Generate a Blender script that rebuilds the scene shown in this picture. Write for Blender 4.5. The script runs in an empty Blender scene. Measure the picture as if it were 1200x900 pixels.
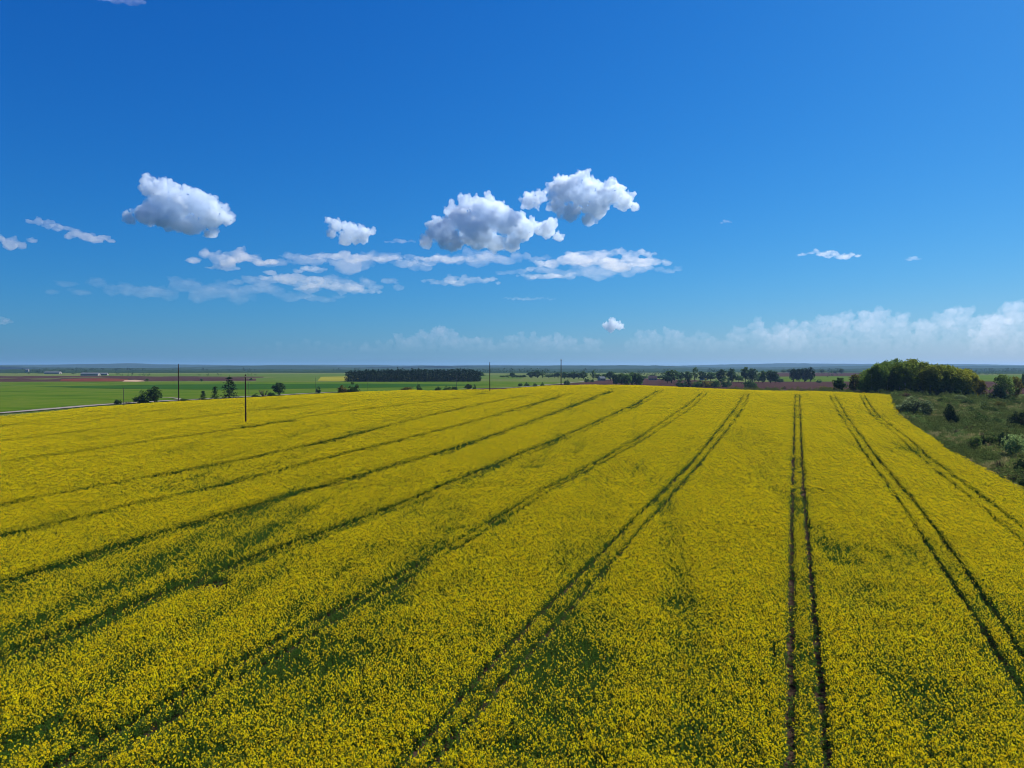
import bpy, math
import numpy as np
from mathutils import Vector

# ------------------------------------------------------------------ camera, sky, sun, exposure
scene = bpy.context.scene
C = scene.collection
CAM_Z = 20.0
F = 848.0                       # focal length in pixels of the 1200 px wide photograph
HOR = 430.0                     # row of the horizon in the photograph
PITCH = math.atan((450.0 - HOR) / F)
cam_d = bpy.data.cameras.new('camera')
cam = bpy.data.objects.new('camera', cam_d); C.objects.link(cam)
cam.location = (0, 0, CAM_Z)
cam.rotation_euler = (math.pi / 2 - PITCH, 0, 0)
cam_d.sensor_width = 36.0
cam_d.lens = F / 1200.0 * 36.0
cam_d.clip_start = 0.5
cam_d.clip_end = 200000.0
scene.camera = cam

EXPOSURE = 0.55
SUN_AZ = math.radians(50)       # to the right of the view direction
SUN_EL = math.radians(41)
world = bpy.data.worlds.new('World'); scene.world = world
world.use_nodes = True
wn = world.node_tree.nodes; wl = world.node_tree.links
bg = wn['Background']
sky = wn.new('ShaderNodeTexSky'); sky.sky_type = 'NISHITA'
sky.sun_disc = False
sky.sun_elevation = SUN_EL
sky.sun_rotation = SUN_AZ
sky.altitude = 0.0
sky.air_density = 1.2
sky.dust_density = 0.3
sky.ozone_density = 4.0
# one colour grade for the whole sky (the photograph is a saturated, contrasty print): out = gain * (0.1 * sky) ** power
sep = wn.new('ShaderNodeSeparateColor'); com = wn.new('ShaderNodeCombineColor')
wl.new(sky.outputs[0], sep.inputs[0])
for ch, (gain, power) in enumerate(((.33, 1.978), (.545, 1.104), (.87, .723))):
    m0 = wn.new('ShaderNodeMath'); m0.operation = 'MULTIPLY'; m0.inputs[1].default_value = 0.1
    m1 = wn.new('ShaderNodeMath'); m1.operation = 'POWER'; m1.inputs[1].default_value = power
    m2 = wn.new('ShaderNodeMath'); m2.operation = 'MULTIPLY'; m2.inputs[1].default_value = gain * 10.0 * 2 ** -EXPOSURE
    wl.new(sep.outputs[ch], m0.inputs[0]); wl.new(m0.outputs[0], m1.inputs[0]); wl.new(m1.outputs[0], m2.inputs[0]); wl.new(m2.outputs[0], com.inputs[ch])
wl.new(com.outputs[0], bg.inputs['Color'])
bg.inputs['Strength'].default_value = 0.1

sun_d = bpy.data.lights.new('sun', 'SUN')
sun_d.energy = 5.0
sun_d.angle = math.radians(0.53)
sun_d.color = (1.0, 0.95, 0.87)
sun = bpy.data.objects.new('sun', sun_d); C.objects.link(sun)
sd = Vector((math.sin(SUN_AZ) * math.cos(SUN_EL), math.cos(SUN_AZ) * math.cos(SUN_EL), math.sin(SUN_EL)))
sun.rotation_euler = sd.to_track_quat('Z', 'Y').to_euler()
sun.location = (0, 0, 300)

scene.view_settings.view_transform = 'Standard'
scene.view_settings.look = 'None'
scene.view_settings.exposure = EXPOSURE
scene.view_settings.gamma = 1.0
scene.view_settings.use_curve_mapping = False
scene.render.engine = 'CYCLES'
cy = scene.cycles
cy.max_bounces = 16
cy.diffuse_bounces = 3
cy.glossy_bounces = 1
cy.transmission_bounces = 3
cy.transparent_max_bounces = 8
cy.volume_bounces = 12
cy.volume_step_rate = 1.0
cy.volume_max_steps = 256
cy.use_denoising = True
cy.denoiser = 'OPENIMAGEDENOISE'
cy.denoising_input_passes = 'RGB_ALBEDO_NORMAL'
cy.denoising_prefilter = 'ACCURATE'
cy.pixel_filter_type = 'BLACKMAN_HARRIS'
cy.filter_width = 0.95

# ------------------------------------------------------------------ helpers: noise, terrain, rays
def hash2(ix, iy, seed):
    h = (ix.astype(np.int64) * 374761393 + iy.astype(np.int64) * 668265263 + seed * 1442695041) & 0xFFFFFFFF
    h = ((h ^ (h >> 13)) * 1274126177) & 0xFFFFFFFF
    h = h ^ (h >> 16)
    return (h & 0xFFFFFF) / float(0xFFFFFF)

def vnoise(x, y, seed=0):
    ix = np.floor(x); iy = np.floor(y)
    fx = x - ix; fy = y - iy
    fx = fx * fx * (3 - 2 * fx); fy = fy * fy * (3 - 2 * fy)
    a = hash2(ix, iy, seed); b = hash2(ix + 1, iy, seed)
    c = hash2(ix, iy + 1, seed); d = hash2(ix + 1, iy + 1, seed)
    return (a * (1 - fx) + b * fx) * (1 - fy) + (c * (1 - fx) + d * fx) * fy

def fbm(x, y, seed=0, octv=4):
    s = 0; a = 0.5; t = 0
    for o in range(octv):
        s = s + a * vnoise(x * 2 ** o + 17.3 * o, y * 2 ** o - 9.1 * o, seed + o); t += a; a *= 0.5
    return s / t

PLAIN = 3.0       # level of the crop top / plain
CROP = 1.0        # the soil lies this far below the crop surface
CTRL = np.array([
    (-60, 15, -.3), (0, 15, -.4), (60, 15, -.6),
    (-70, 40, .9), (-30, 36, .4), (14, 36, .2), (50, 40, -.2), (90, 45, -.6),
    (-30, 60, 1.6), (22, 60, 1.4), (-80, 75, 2.4), (35, 90, 3.2), (-30, 95, 3.9), (70, 90, 1.4),
    (-100, 110, 3.2), (-20, 140, 6.2), (55, 140, 5.6), (80, 114, 1.9), (120, 110, .9),
    (-59, 160, 7.0), (-130, 150, 3.6), (10, 190, 8.6), (74, 190, 7.3), (112, 190, 4.6), (134, 190, 3.9), (180, 170, 2.4),
    (-100, 215, 7.6), (-156, 220, 5.2), (-125, 240, 7.4), (-60, 235, 9.1), (0, 245, 10.4), (50, 250, 10.8), (100, 250, 8.9),
    (140, 250, 7.2), (180, 250, 5.4),
    (-92, 262, 8.9), (-64, 300, 9.5), (-3, 300, 11.2), (42, 300, 12.2), (80, 300, 11.1), (118, 300, 9.6), (152, 300, 9.3), (183, 310, 8.0), (219, 310, 5.5),
    (-30, 350, 9.2), (50, 350, 10.6), (110, 350, 8.4), (170, 350, 7.6), (230, 350, 5.2),
    (50, 430, 7.2), (-40, 430, 6.0), (120, 430, 6.0), (200, 430, 5.0), (-110, 330, 5.2), (-170, 280, 3.9), (-220, 250, 3.6), (-220, 180, 3.4),
    (-150, 420, 3.4), (0, 560, 3.2), (150, 560, 3.2), (-250, 350, 3.1), (-300, 500, 3.0), (300, 300, 4.0), (280, 150, 1.6), (320, 500, 3.2), (-200, 60, 2.2), (200, 60, .3),
], float)

def tps(r2):
    return 0.5 * r2 * np.log(np.maximum(r2, 1e-9))
def _solve():
    P = CTRL[:, :2] / 100.0; n = len(P)
    r2 = ((P[:, None] - P[None]) ** 2).sum(-1)
    A = np.zeros((n + 3, n + 3)); A[:n, :n] = tps(r2) + np.eye(n) * 0.004
    A[:n, n] = 1; A[:n, n + 1:] = P; A[n, :n] = 1; A[n + 1:, :n] = P.T
    b = np.zeros(n + 3); b[:n] = CTRL[:, 2]
    return P, np.linalg.solve(A, b)
TP, TW = _solve()

def sstep(a, b, x):
    t = np.clip((x - a) / (b - a), 0, 1); return t * t * (3 - 2 * t)

def zc(x, y):
    """height of the crop surface / plain"""
    x = np.asarray(x, float); y = np.asarray(y, float)
    shp = np.broadcast(x, y).shape
    xf = np.broadcast_to(x, shp).ravel(); yf = np.broadcast_to(y, shp).ravel()
    out = np.full(xf.shape, PLAIN)
    w = sstep(560, 420, np.hypot(xf - 0, (yf - 180))) * sstep(360, 270, np.abs(xf)) * sstep(-60, 5, yf)
    m = w > 0
    if m.any():
        xs = xf[m] / 100; ys = yf[m] / 100
        z = TW[-3] + TW[-2] * xs + TW[-1] * ys
        for i in range(len(TP)):
            z = z + TW[i] * tps((xs - TP[i, 0]) ** 2 + (ys - TP[i, 1]) ** 2)
        out[m] = PLAIN * (1 - w[m]) + z * w[m]
    out = out + (fbm(xf / 45, yf / 45, 5, 3) - .5) * .5 * sstep(30, 90, np.hypot(xf, yf))
    return out.reshape(shp)

def zg(x, y):
    return zc(x, y) - CROP

cp, sp = math.cos(PITCH), math.sin(PITCH)
def ray(u, v):
    a = (u - 600.0) / F; b = -(v - 450.0) / F
    return np.array((a, cp + b * sp, -sp + b * cp))

TT = np.concatenate([np.arange(15, 700, 0.5), np.geomspace(700, 30000, 600)])
def at(u, v, surf=zg):
    """point of the ground seen at pixel (u, v)"""
    d = ray(u, v)
    px = d[0] * TT; py = d[1] * TT; pz = CAM_Z + d[2] * TT
    g = surf(px, py)
    below = np.nonzero(pz < g)[0]
    if len(below) == 0:
        t = 12000.0
    else:
        i = max(below[0], 1)
        a0 = pz[i - 1] - g[i - 1]; a1 = pz[i] - g[i]
        t = TT[i - 1] + (TT[i] - TT[i - 1]) * a0 / (a0 - a1)
    return np.array((d[0] * t, d[1] * t))

def at_d(u, D):
    d = ray(u, HOR); return np.array((d[0] / d[1] * D, D))
def z_of(v, D):
    d = ray(600, v); return CAM_Z + d[2] / d[1] * D

# ------------------------------------------------------------------ helpers: meshes, objects, materials
def mesh_np(name, verts, faces, mats=(), mat_idx=None, smooth=False):
    """verts (n,3), faces (m,k) all of one size"""
    me = bpy.data.meshes.new(name)
    verts = np.asarray(verts, np.float32); faces = np.asarray(faces, np.int32)
    m, k = faces.shape
    me.vertices.add(len(verts)); me.vertices.foreach_set('co', verts.ravel())
    me.loops.add(m * k); me.loops.foreach_set('vertex_index', faces.ravel())
    me.polygons.add(m)
    me.polygons.foreach_set('loop_start', np.arange(0, m * k, k, dtype=np.int32))
    me.polygons.foreach_set('loop_total', np.full(m, k, np.int32))
    for mt in mats: me.materials.append(mt)
    if mat_idx is not None: me.polygons.foreach_set('material_index', np.asarray(mat_idx, np.int32))
    if smooth: me.polygons.foreach_set('use_smooth', np.ones(m, bool))
    me.update(calc_edges=True); me.validate()
    return me

def link(name, me, parent=None):
    o = bpy.data.objects.new(name, me); C.objects.link(o)
    if parent is not None: o.parent = parent
    return o
def tag(o, label=None, cat=None, group=None, kind=None):
    if label: o['label'] = label
    if cat: o['category'] = cat
    if group: o['group'] = group
    if kind: o['kind'] = kind
    return o
def empty(name, loc, rz=0.0, sc=(1, 1, 1)):
    o = bpy.data.objects.new(name, None); C.objects.link(o)
    o.location = loc; o.rotation_euler = (0, 0, rz); o.scale = sc
    o.empty_display_size = 0.2
    return o

def new_mat(name):
    m = bpy.data.materials.new(name); m.use_nodes = True
    nt = m.node_tree; nt.nodes.clear()
    out = nt.nodes.new('ShaderNodeOutputMaterial')
    return m, nt, out
def nd(nt, t, **kw):
    n = nt.nodes.new(t)
    for k, v in kw.items():
        if k in n.inputs: n.inputs[k].default_value = v
        else: setattr(n, k, v)
    return n
def ramp(nt, stops):
    r = nt.nodes.new('ShaderNodeValToRGB')
    el = r.color_ramp.elements
    while len(el) < len(stops): el.new(0.5)
    for e, (p, c) in zip(el, stops):
        e.position = p; e.color = (*c, 1)
    return r

def noise_mat(name, stops, scale, detail=5, rough=0.95, bump=0.0, stretch=(1, 1, 1), second=None, spec=0.0):
    """diffuse ground-like material: colours from a ramp over noise in object space"""
    m, nt, out = new_mat(name); L = nt.links
    tc = nd(nt, 'ShaderNodeTexCoord'); mp = nd(nt, 'ShaderNodeMapping'); mp.inputs['Scale'].default_value = stretch
    L.new(tc.outputs['Object'], mp.inputs[0])
    n1 = nd(nt, 'ShaderNodeTexNoise', Scale=scale, Detail=detail, Roughness=0.6)
    L.new(mp.outputs[0], n1.inputs['Vector'])
    fac = n1.outputs['Fac']
    if second:
        n2 = nd(nt, 'ShaderNodeTexNoise', Scale=second, Detail=3.0, Roughness=0.5)
        L.new(mp.outputs[0], n2.inputs['Vector'])
        mx = nd(nt, 'ShaderNodeMath', operation='ADD'); L.new(fac, mx.inputs[0]); L.new(n2.outputs['Fac'], mx.inputs[1])
        hf = nd(nt, 'ShaderNodeMath', operation='MULTIPLY'); L.new(mx.outputs[0], hf.inputs[0]); hf.inputs[1].default_value = 0.5
        fac = hf.outputs[0]
    r = ramp(nt, stops); L.new(fac, r.inputs[0])
    b = nd(nt, 'ShaderNodeBsdfPrincipled', Roughness=rough); b.inputs['Specular IOR Level'].default_value = spec
    L.new(r.outputs[0], b.inputs['Base Color'])
    if bump:
        bp = nd(nt, 'ShaderNodeBump', Strength=bump, Distance=0.3); L.new(fac, bp.inputs['Height']); L.new(bp.outputs[0], b.inputs['Normal'])
    L.new(b.outputs[0], out.inputs['Surface'])
    return m

def leaf_mat(name, trans=0.3, var=0.55):
    """foliage: the object's own colour, varied leaf by leaf"""
    m, nt, out = new_mat(name); L = nt.links
    oi = nd(nt, 'ShaderNodeObjectInfo'); ge = nd(nt, 'ShaderNodeNewGeometry')
    mr = nd(nt, 'ShaderNodeMapRange'); mr.inputs['To Min'].default_value = 1 - var; mr.inputs['To Max'].default_value = 1 + var
    L.new(ge.outputs['Random Per Island'], mr.inputs['Value'])
    hv = nd(nt, 'ShaderNodeHueSaturation'); L.new(oi.outputs['Color'], hv.inputs['Color']); L.new(mr.outputs[0], hv.inputs['Value'])
    mh = nd(nt, 'ShaderNodeMapRange'); mh.inputs['To Min'].default_value = .485; mh.inputs['To Max'].default_value = .515
    mm = nd(nt, 'ShaderNodeMath', operation='MULTIPLY'); mm.inputs[1].default_value = 7.31
    fr = nd(nt, 'ShaderNodeMath', operation='FRACT')
    L.new(ge.outputs['Random Per Island'], mm.inputs[0]); L.new(mm.outputs[0], fr.inputs[0]); L.new(fr.outputs[0], mh.inputs['Value'])
    L.new(mh.outputs[0], hv.inputs['Hue'])
    d = nd(nt, 'ShaderNodeBsdfDiffuse'); t = nd(nt, 'ShaderNodeBsdfTranslucent')
    L.new(hv.outputs[0], d.inputs['Color']); L.new(hv.outputs[0], t.inputs['Color'])
    mx = nd(nt, 'ShaderNodeMixShader'); mx.inputs[0].default_value = trans
    L.new(d.outputs[0], mx.inputs[1]); L.new(t.outputs[0], mx.inputs[2])
    L.new(mx.outputs[0], out.inputs['Surface'])
    return m

M = {}
M['ground'] = noise_mat('rough_grass', [(.3, (.035, .065, .018)), (.45, (.075, .13, .028)), (.55, (.14, .14, .05)), (.62, (.05, .095, .02)), (.75, (.19, .15, .075))], .09, 8, second=.6, bump=.6)
M['soil'] = noise_mat('field_soil', [(.3, (.030, .019, .013)), (.6, (.065, .042, .028)), (.8, (.12, .08, .052))], 1.3, 8, bump=.5)
M['green'] = noise_mat('spring_crop', [(.32, (.036, .080, .008)), (.46, (.060, .115, .010)), (.54, (.085, .125, .016)), (.62, (.055, .11, .010)), (.72, (.12, .13, .03))], .03, 7, stretch=(1, 2.0, 1), second=.009)
M['green_dark'] = noise_mat('dark_crop', [(.3, (.018, .062, .010)), (.6, (.028, .08, .012)), (.8, (.045, .10, .015))], .02, 6, stretch=(1, 3, 1), second=.005)
M['green_pale'] = noise_mat('pale_meadow', [(.3, (.055, .10, .018)), (.6, (.085, .13, .025)), (.8, (.11, .14, .035))], .006, 5, stretch=(1, 2, 1))
M['yellow_far'] = noise_mat('far_blossom', [(.3, (.17, .17, .02)), (.7, (.26, .24, .03))], .01, 4)
M['plough'] = noise_mat('ploughed_soil', [(.3, (.036, .020, .018)), (.5, (.055, .030, .026)), (.7, (.085, .048, .040))], .03, 7, stretch=(1, 3, 1), second=.008)
M['red_soil'] = noise_mat('red_soil', [(.3, (.09, .025, .018)), (.6, (.14, .045, .03)), (.8, (.22, .10, .07))], .03, 5)
M['sand'] = noise_mat('bare_sand', [(.3, (.30, .20, .13)), (.7, (.46, .33, .23))], .05, 5)
M['road'] = noise_mat('gravel_road', [(.3, (.17, .15, .12)), (.55, (.24, .22, .185)), (.75, (.31, .285, .25))], .5, 6)
M['forest_floor'] = noise_mat('woodland', [(.3, (.012, .028, .012)), (.5, (.020, .042, .016)), (.7, (.032, .055, .018))], .01, 8, second=.05)
M['leaf'] = leaf_mat('leaves', .5, .5)
M['needle'] = leaf_mat('needles', .12, .45)
M['bark'] = noise_mat('bark', [(.3, (.035, .026, .018)), (.7, (.085, .065, .05))], 3, 6, stretch=(1, 1, .3), bump=.5)
M['birch'] = noise_mat('birch_bark', [(.36, (.05, .045, .04)), (.45, (.36, .35, .31)), (.8, (.55, .54, .49))], 1.6, 5, stretch=(.5, .5, 2.2))
M['pole'] = noise_mat('weathered_wood', [(.3, (.030, .020, .014)), (.7, (.075, .052, .038))], 6, 6, stretch=(1, 1, .08), bump=.3)
M['pole_grey'] = noise_mat('grey_wood', [(.3, (.06, .055, .05)), (.7, (.12, .11, .10))], 6, 6, stretch=(1, 1, .08), bump=.3)
M['porcelain'] = noise_mat('porcelain', [(.3, (.45, .45, .42)), (.7, (.6, .6, .57))], 8, 2, rough=.25, spec=.5)
M['iron'] = noise_mat('rusty_iron', [(.3, (.05, .03, .022)), (.7, (.11, .07, .05))], 9, 4, rough=.7)
M['wall_white'] = noise_mat('whitewash', [(.3, (.20, .20, .19)), (.7, (.30, .30, .29))], .8, 5)
M['roof_pale'] = noise_mat('pale_roofing', [(.3, (.10, .12, .13)), (.7, (.16, .18, .19))], .6, 5, stretch=(1, 1, 1))
M['roof_brown'] = noise_mat('brown_roofing', [(.3, (.13, .085, .07)), (.7, (.22, .15, .12))], .6, 5)
M['dark_opening'] = noise_mat('dark_glass', [(.3, (.015, .018, .02)), (.7, (.03, .035, .04))], .6, 2, rough=.3, spec=.5)

# ------------------------------------------------------------------ rapeseed field outline and wheel tracks (in plan)
EDGE_L = [at(u, v, zc) for u, v in ((0, 487), (80, 480), (160, 473.5), (230, 469.2), (300, 465.2), (360, 462), (420, 459.6), (500, 457.6), (590, 456))]
EDGE_R = [at(u, v, zc) for u, v in ((1042, 462.5), (1053, 484), (1080, 504), (1111, 527), (1151, 547), (1182, 564), (1200, 573))]
EDGE_TOP = [np.array(p, float) for p in ((20, 330), (50, 335), (90, 330), (130, 322))]
r_dir = EDGE_R[-1] - EDGE_R[-3]; r_dir = r_dir / np.linalg.norm(r_dir)
FIELD = [np.array((-260., 10.)), np.array((-260., EDGE_L[0][1] - 14))] + EDGE_L + EDGE_TOP + EDGE_R + [EDGE_R[-1] + r_dir * 60, np.array((90., 10.))]
FIELD = np.array(FIELD)
print('EDGE_L', np.round(EDGE_L, 0).tolist()); print('EDGE_R', np.round(EDGE_R, 0).tolist())

def inside(poly, x, y):
    r = np.zeros(np.shape(x), bool)
    n = len(poly)
    for i in range(n):
        x0, y0 = poly[i]; x1, y1 = poly[(i + 1) % n]
        if y0 == y1: continue
        c = (y0 > y) != (y1 > y)
        r ^= c & (x < (x1 - x0) * (y - y0) / (y1 - y0) + x0)
    return r

def smooth_line(pts, step=2.0):
    p = np.array(pts, float)
    for _ in range(2):                                   # Chaikin
        q = [p[0]]
        for a, b in zip(p[:-1], p[1:]): q += [a * .75 + b * .25, a * .25 + b * .75]
        q.append(p[-1]); p = np.array(q)
    d = np.r_[0, np.cumsum(np.hypot(*np.diff(p, axis=0).T))]
    n = max(int(d[-1] / step), 2); s = np.linspace(0, d[-1], n)
    q = np.c_[np.interp(s, d, p[:, 0]), np.interp(s, d, p[:, 1])]
    m = min(int(22 / step), n // 4)
    if m >= 2:                                           # even out the small wobbles
        k = np.hanning(2 * m + 3)[1:-1]; k /= k.sum()
        pad = np.r_[2 * q[0] - q[m:0:-1], q, 2 * q[-1] - q[-2:-m - 2:-1]]
        q = np.c_[np.convolve(pad[:, 0], k, 'valid'), np.convolve(pad[:, 1], k, 'valid')]
    return q
def offset(line, o):
    t = np.gradient(line, axis=0); t /= np.linalg.norm(t, axis=1)[:, None] + 1e-9
    return line + np.c_[t[:, 1], -t[:, 0]] * o
def pix(pts): return [at(u, v, zc) for u, v in pts]

WHEELS = []      # (line, half width, bare soil)
BANDS = []       # (centre line, half width, strength of green)
PAIRS_WHEEL = [
    # A
    [[(1008, 463), (1018, 483), (1037, 498), (1067, 524), (1107, 558), (1149, 591), (1200, 634), (1260, 690)],
     [(1013, 463), (1023, 481), (1049, 501), (1084, 531), (1124, 560), (1178, 600), (1230, 640), (1300, 700)]],
    # B
    [[(972, 463), (989, 493), (1013, 531), (1033, 556), (1063, 600), (1091, 640), (1129, 696), (1162, 749), (1200, 805), (1270, 915)],
     [(978, 463), (998, 496), (1024, 531), (1049, 560), (1081, 598), (1114, 640), (1151, 689), (1181, 734), (1222, 795), (1300, 910)]],
    # C
    [[(932, 461.5), (930, 520), (929, 580), (927, 640), (927, 700), (927, 800), (926, 900), (925, 1100)],
     [(937, 461.5), (939, 520), (942, 580), (948, 640), (953, 700), (962, 800), (971, 900), (989, 1100)]],
    # D
    [[(872, 461), (864, 476), (832, 517), (775, 576), (709, 640), (645, 701), (555, 789), (496, 856), (440, 925), (380, 1000)],
     [(878, 461), (871, 480), (841, 517), (790, 576), (731, 640), (662, 713), (616, 765), (557, 829), (502, 891), (420, 985)]],
    # E
    [[(822, 460), (809, 472), (780, 492), (735, 519), (667, 557), (587, 598), (520, 641), (470, 667), (402, 704), (319, 744), (225, 799), (130, 848), (20, 910)],
     [(829, 460), (821, 467), (808, 480), (777, 500), (747, 519), (683, 552), (602, 598), (535, 641), (490, 667), (420, 704), (340, 750), (262, 795), (160, 856), (60, 915)]],
]
for pr in PAIRS_WHEEL:
    ls = [smooth_line(pix(w)) for w in pr]
    for l in ls: WHEELS.append((l, 0.22, float(pr is PAIRS_WHEEL[2])))
    n = min(len(ls[0]), len(ls[1]))
    a = ls[0][np.linspace(0, len(ls[0]) - 1, n).astype(int)]; b = ls[1][np.linspace(0, len(ls[1]) - 1, n).astype(int)]
    BANDS.append(((a + b) / 2, 1.2, 0.42 if pr is PAIRS_WHEEL[2] else 0.22))
PAIRS_CENTRE = [
    # F .. K : (points, green strength, half width of the green band)
    ([(774, 457), (757, 468), (735, 479), (680, 504), (600, 536), (520, 570), (450, 600), (380, 622), (311, 643), (240, 675), (142, 711), (45, 750), (-60, 792)], .52, 1.4),
    ([(716, 458), (690, 468), (640, 488), (560, 517), (450, 549), (380, 568), (310, 588), (220, 614), (142, 637), (0, 680), (-120, 720)], .72, 1.5),
    ([(668, 461), (620, 475), (567, 492), (480, 513), (400, 533), (300, 558), (225, 576), (150, 594), (0, 624), (-110, 650)], .38, 1.1),
    ([(618, 463), (570, 472), (533, 480), (460, 498), (400, 512), (325, 531), (237, 547), (150, 563), (0, 590), (-100, 610)], .42, 1.1),
    ([(560, 465), (500, 471), (400, 482), (330, 494), (270, 504), (150, 520), (0, 540), (-100, 555)], .5, 1.1),
    ([(500, 464), (400, 470), (300, 481), (225, 489), (150, 499), (0, 516), (-100, 528)], .45, 1.1),
    ([(400, 464), (300, 472), (150, 484), (0, 498), (-80, 507)], .25, .8),
]
for pts, g, hw in PAIRS_CENTRE:
    c = smooth_line(pix(pts))
    WHEELS.append((offset(c, .95), 0.24, 0.)); WHEELS.append((offset(c, -.95), 0.24, 0.))
    BANDS.append((c, hw, g))
# thin gaps in the crop and a bare hollow
for pts in ([(907, 750), (907, 768), (906, 786)],
            [(1082, 800), (1086, 850), (1090, 900)]):
    WHEELS.append((smooth_line(pix(pts), .5), 0.06, 0.))
HOLES = [(at(247, 679, zc), 1.05, 1.0), (at(289, 499, zc), 1.6, .9), (at(334, 494, zc), 2.2, .8), (at(574, 460.5, zc), 1.5, .9), (at(70, 850, zc), 1.2, .5), (at(398, 765, zc), 2.6, .35)]

# ------------------------------------------------------------------ the ground: one sheet
def axis(lo, hi, step, far_lo, far_hi, g=1.16):
    a = list(np.arange(lo, hi + .1, step))
    s = step; x = a[-1]
    while x < far_hi: s *= g; x += s; a.append(min(x, far_hi))
    s = step; x = a[0]; pre = []
    while x > far_lo: s *= g; x -= s; pre.append(max(x, far_lo))
    return np.array(pre[::-1] + a)
gx = axis(-300, 320, 4, -14000, 14000); gy = axis(-20, 620, 4, -600, 15000)
GX, GY = np.meshgrid(gx, gy)
GZ = zg(GX, GY)
nx, ny = len(gx), len(gy)
idx = np.arange(nx * ny).reshape(ny, nx)
gf = np.stack([idx[:-1, :-1], idx[:-1, 1:], idx[1:, 1:], idx[1:, :-1]], -1).reshape(-1, 4)
ground = link('ground', mesh_np('ground', np.c_[GX.ravel(), GY.ravel(), GZ.ravel()], gf, [M['ground']], smooth=True))
tag(ground, 'rough green grassland sheet under the fields', 'ground', kind='structure')

def sheet(name, poly, mat, lift, label, cat, step=None, surf=zg):
    """a piece of land: a plan polygon cut from a grid and laid over the ground"""
    poly = np.array(poly, float)
    lo = poly.min(0); hi = poly.max(0)
    n = 90
    sx = step or max((hi[0] - lo[0]) / n, 2.0); sy = step or max((hi[1] - lo[1]) / n, 2.0)
    import bmesh
    bm = bmesh.new()
    vs = [bm.verts.new((p[0], p[1], 0)) for p in poly]
    bm.faces.new(vs)
    for ax, s, l, h in ((0, sx, lo[0], hi[0]), (1, sy, lo[1], hi[1])):
        for c in np.arange(l + s, h, s):
            no = (1, 0, 0) if ax == 0 else (0, 1, 0); co = (c, 0, 0) if ax == 0 else (0, c, 0)
            bmesh.ops.bisect_plane(bm, geom=bm.verts[:] + bm.edges[:] + bm.faces[:], plane_co=co, plane_no=no)
    co = np.array([v.co[:] for v in bm.verts])
    z = surf(co[:, 0], co[:, 1]) + lift
    for v, zz in zip(bm.verts, z): v.co.z = zz
    bmesh.ops.triangulate(bm, faces=bm.faces[:])
    for f in bm.faces:
        f.smooth = True
        if f.normal.z < 0: f.normal_flip()
    me = bpy.data.meshes.new(name); bm.to_mesh(me); bm.free(); me.materials.append(mat)
    o = link(name, me); tag(o, label, cat, kind='structure'); return o

def strip(name, near, far, mat, lift, label, cat, step=None):
    poly = [at(*p) for p in near] + [at(*p) for p in far[::-1]]
    return sheet(name, poly, mat, lift, label, cat, step)

sheet('field_soil', FIELD, M['soil'], .05, 'dark brown soil under the yellow rapeseed crop', 'soil', step=5.0)

# ------------------------------------------------------------------ fields of the plain
def plain(u, v): return at_d(u, (CAM_Z - PLAIN + CROP) * F / (v - HOR))
def pstrip(name, near, far, mat, lift, label, cat):
    poly = [plain(*p) for p in near] + [plain(*p) for p in far[::-1]]
    return sheet(name, poly, mat, lift, label, cat)

road_px = [(-120, 496), (0, 484.6), (60, 479.6), (100, 476), (150, 472.6), (205, 469.4), (260, 467.2), (330, 463.2), (400, 459.6)]
road_c = smooth_line([at(u, v) for u, v in road_px], 4.0)
# the big green field behind the road
GR_NEAR = offset(road_c, -4.5)
green_poly = list(GR_NEAR) + [np.array((-20., 420.)), np.array((30., 560.)), plain(700, 448.5), plain(590, 447), plain(400, 447.3), plain(170, 447.2), plain(0, 448), plain(-250, 448.2), np.array((-500., 300.)), np.array((-330., 215.))]
sheet('green_field', green_poly, M['green'], .06, 'bright green crop field beyond the gravel road on the left', 'field', step=12)
pstrip('green_field', [(40, 453.4), (130, 455.6), (250, 456.4), (420, 454), (580, 451.2)], [(42, 453.2), (200, 450.6), (420, 449.6), (578, 451.0)], M['green_dark'], .16, 'darker green band of crop in front of the conifer plantation', 'field')
pstrip('ploughed_field', [(-250, 447.6), (0, 447.3), (170, 446.8), (300, 446.3)], [(-250, 440.5), (0, 440.5), (150, 440.8), (310, 441.5)], M['plough'], .10, 'purple brown ploughed field on the far left behind the green crop', 'field')
pstrip('bare_soil', [(70, 446.6), (86, 447.2), (148, 447.0), (150, 445.6)], [(72, 444.6), (100, 443.6), (130, 443.6), (150, 444.4)], M['red_soil'], .22, 'dark red strip of bare soil on the far ploughed field', 'soil')
pstrip('bare_soil', [(143, 447.3), (160, 447.6), (170, 447.0)], [(146, 445.8), (158, 445.3), (168, 446.2)], M['sand'], .28, 'pale sandy patch at the end of the red soil strip', 'soil')
pstrip('meadow', [(120, 440.6), (250, 441.2), (330, 441.6), (420, 441.2)], [(120, 438.6), (250, 438.4), (420, 438.2)], M['green_pale'], .16, 'pale green meadow strip behind the far ploughed field', 'meadow')
pstrip('meadow', [(300, 447), (372, 446.8), (380, 442), (412, 441)], [(300, 443), (360, 441.4), (412, 440)], M['green_pale'], .13, 'pale meadow left of the small yellow field', 'meadow')
pstrip('blossom_field', [(372, 446.4), (410, 446.6), (420, 446.4)], [(376, 441.8), (412, 441.0), (420, 441.0)], M['yellow_far'], .24, 'small far yellow field left of the conifer plantation', 'field')
pstrip('blossom_field', [(560, 444.6), (610, 444.2), (614, 441.5)], [(560, 440), (590, 439.6), (612, 440)], M['green_pale'], .16, 'yellowish field right of the conifer plantation', 'field')
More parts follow.
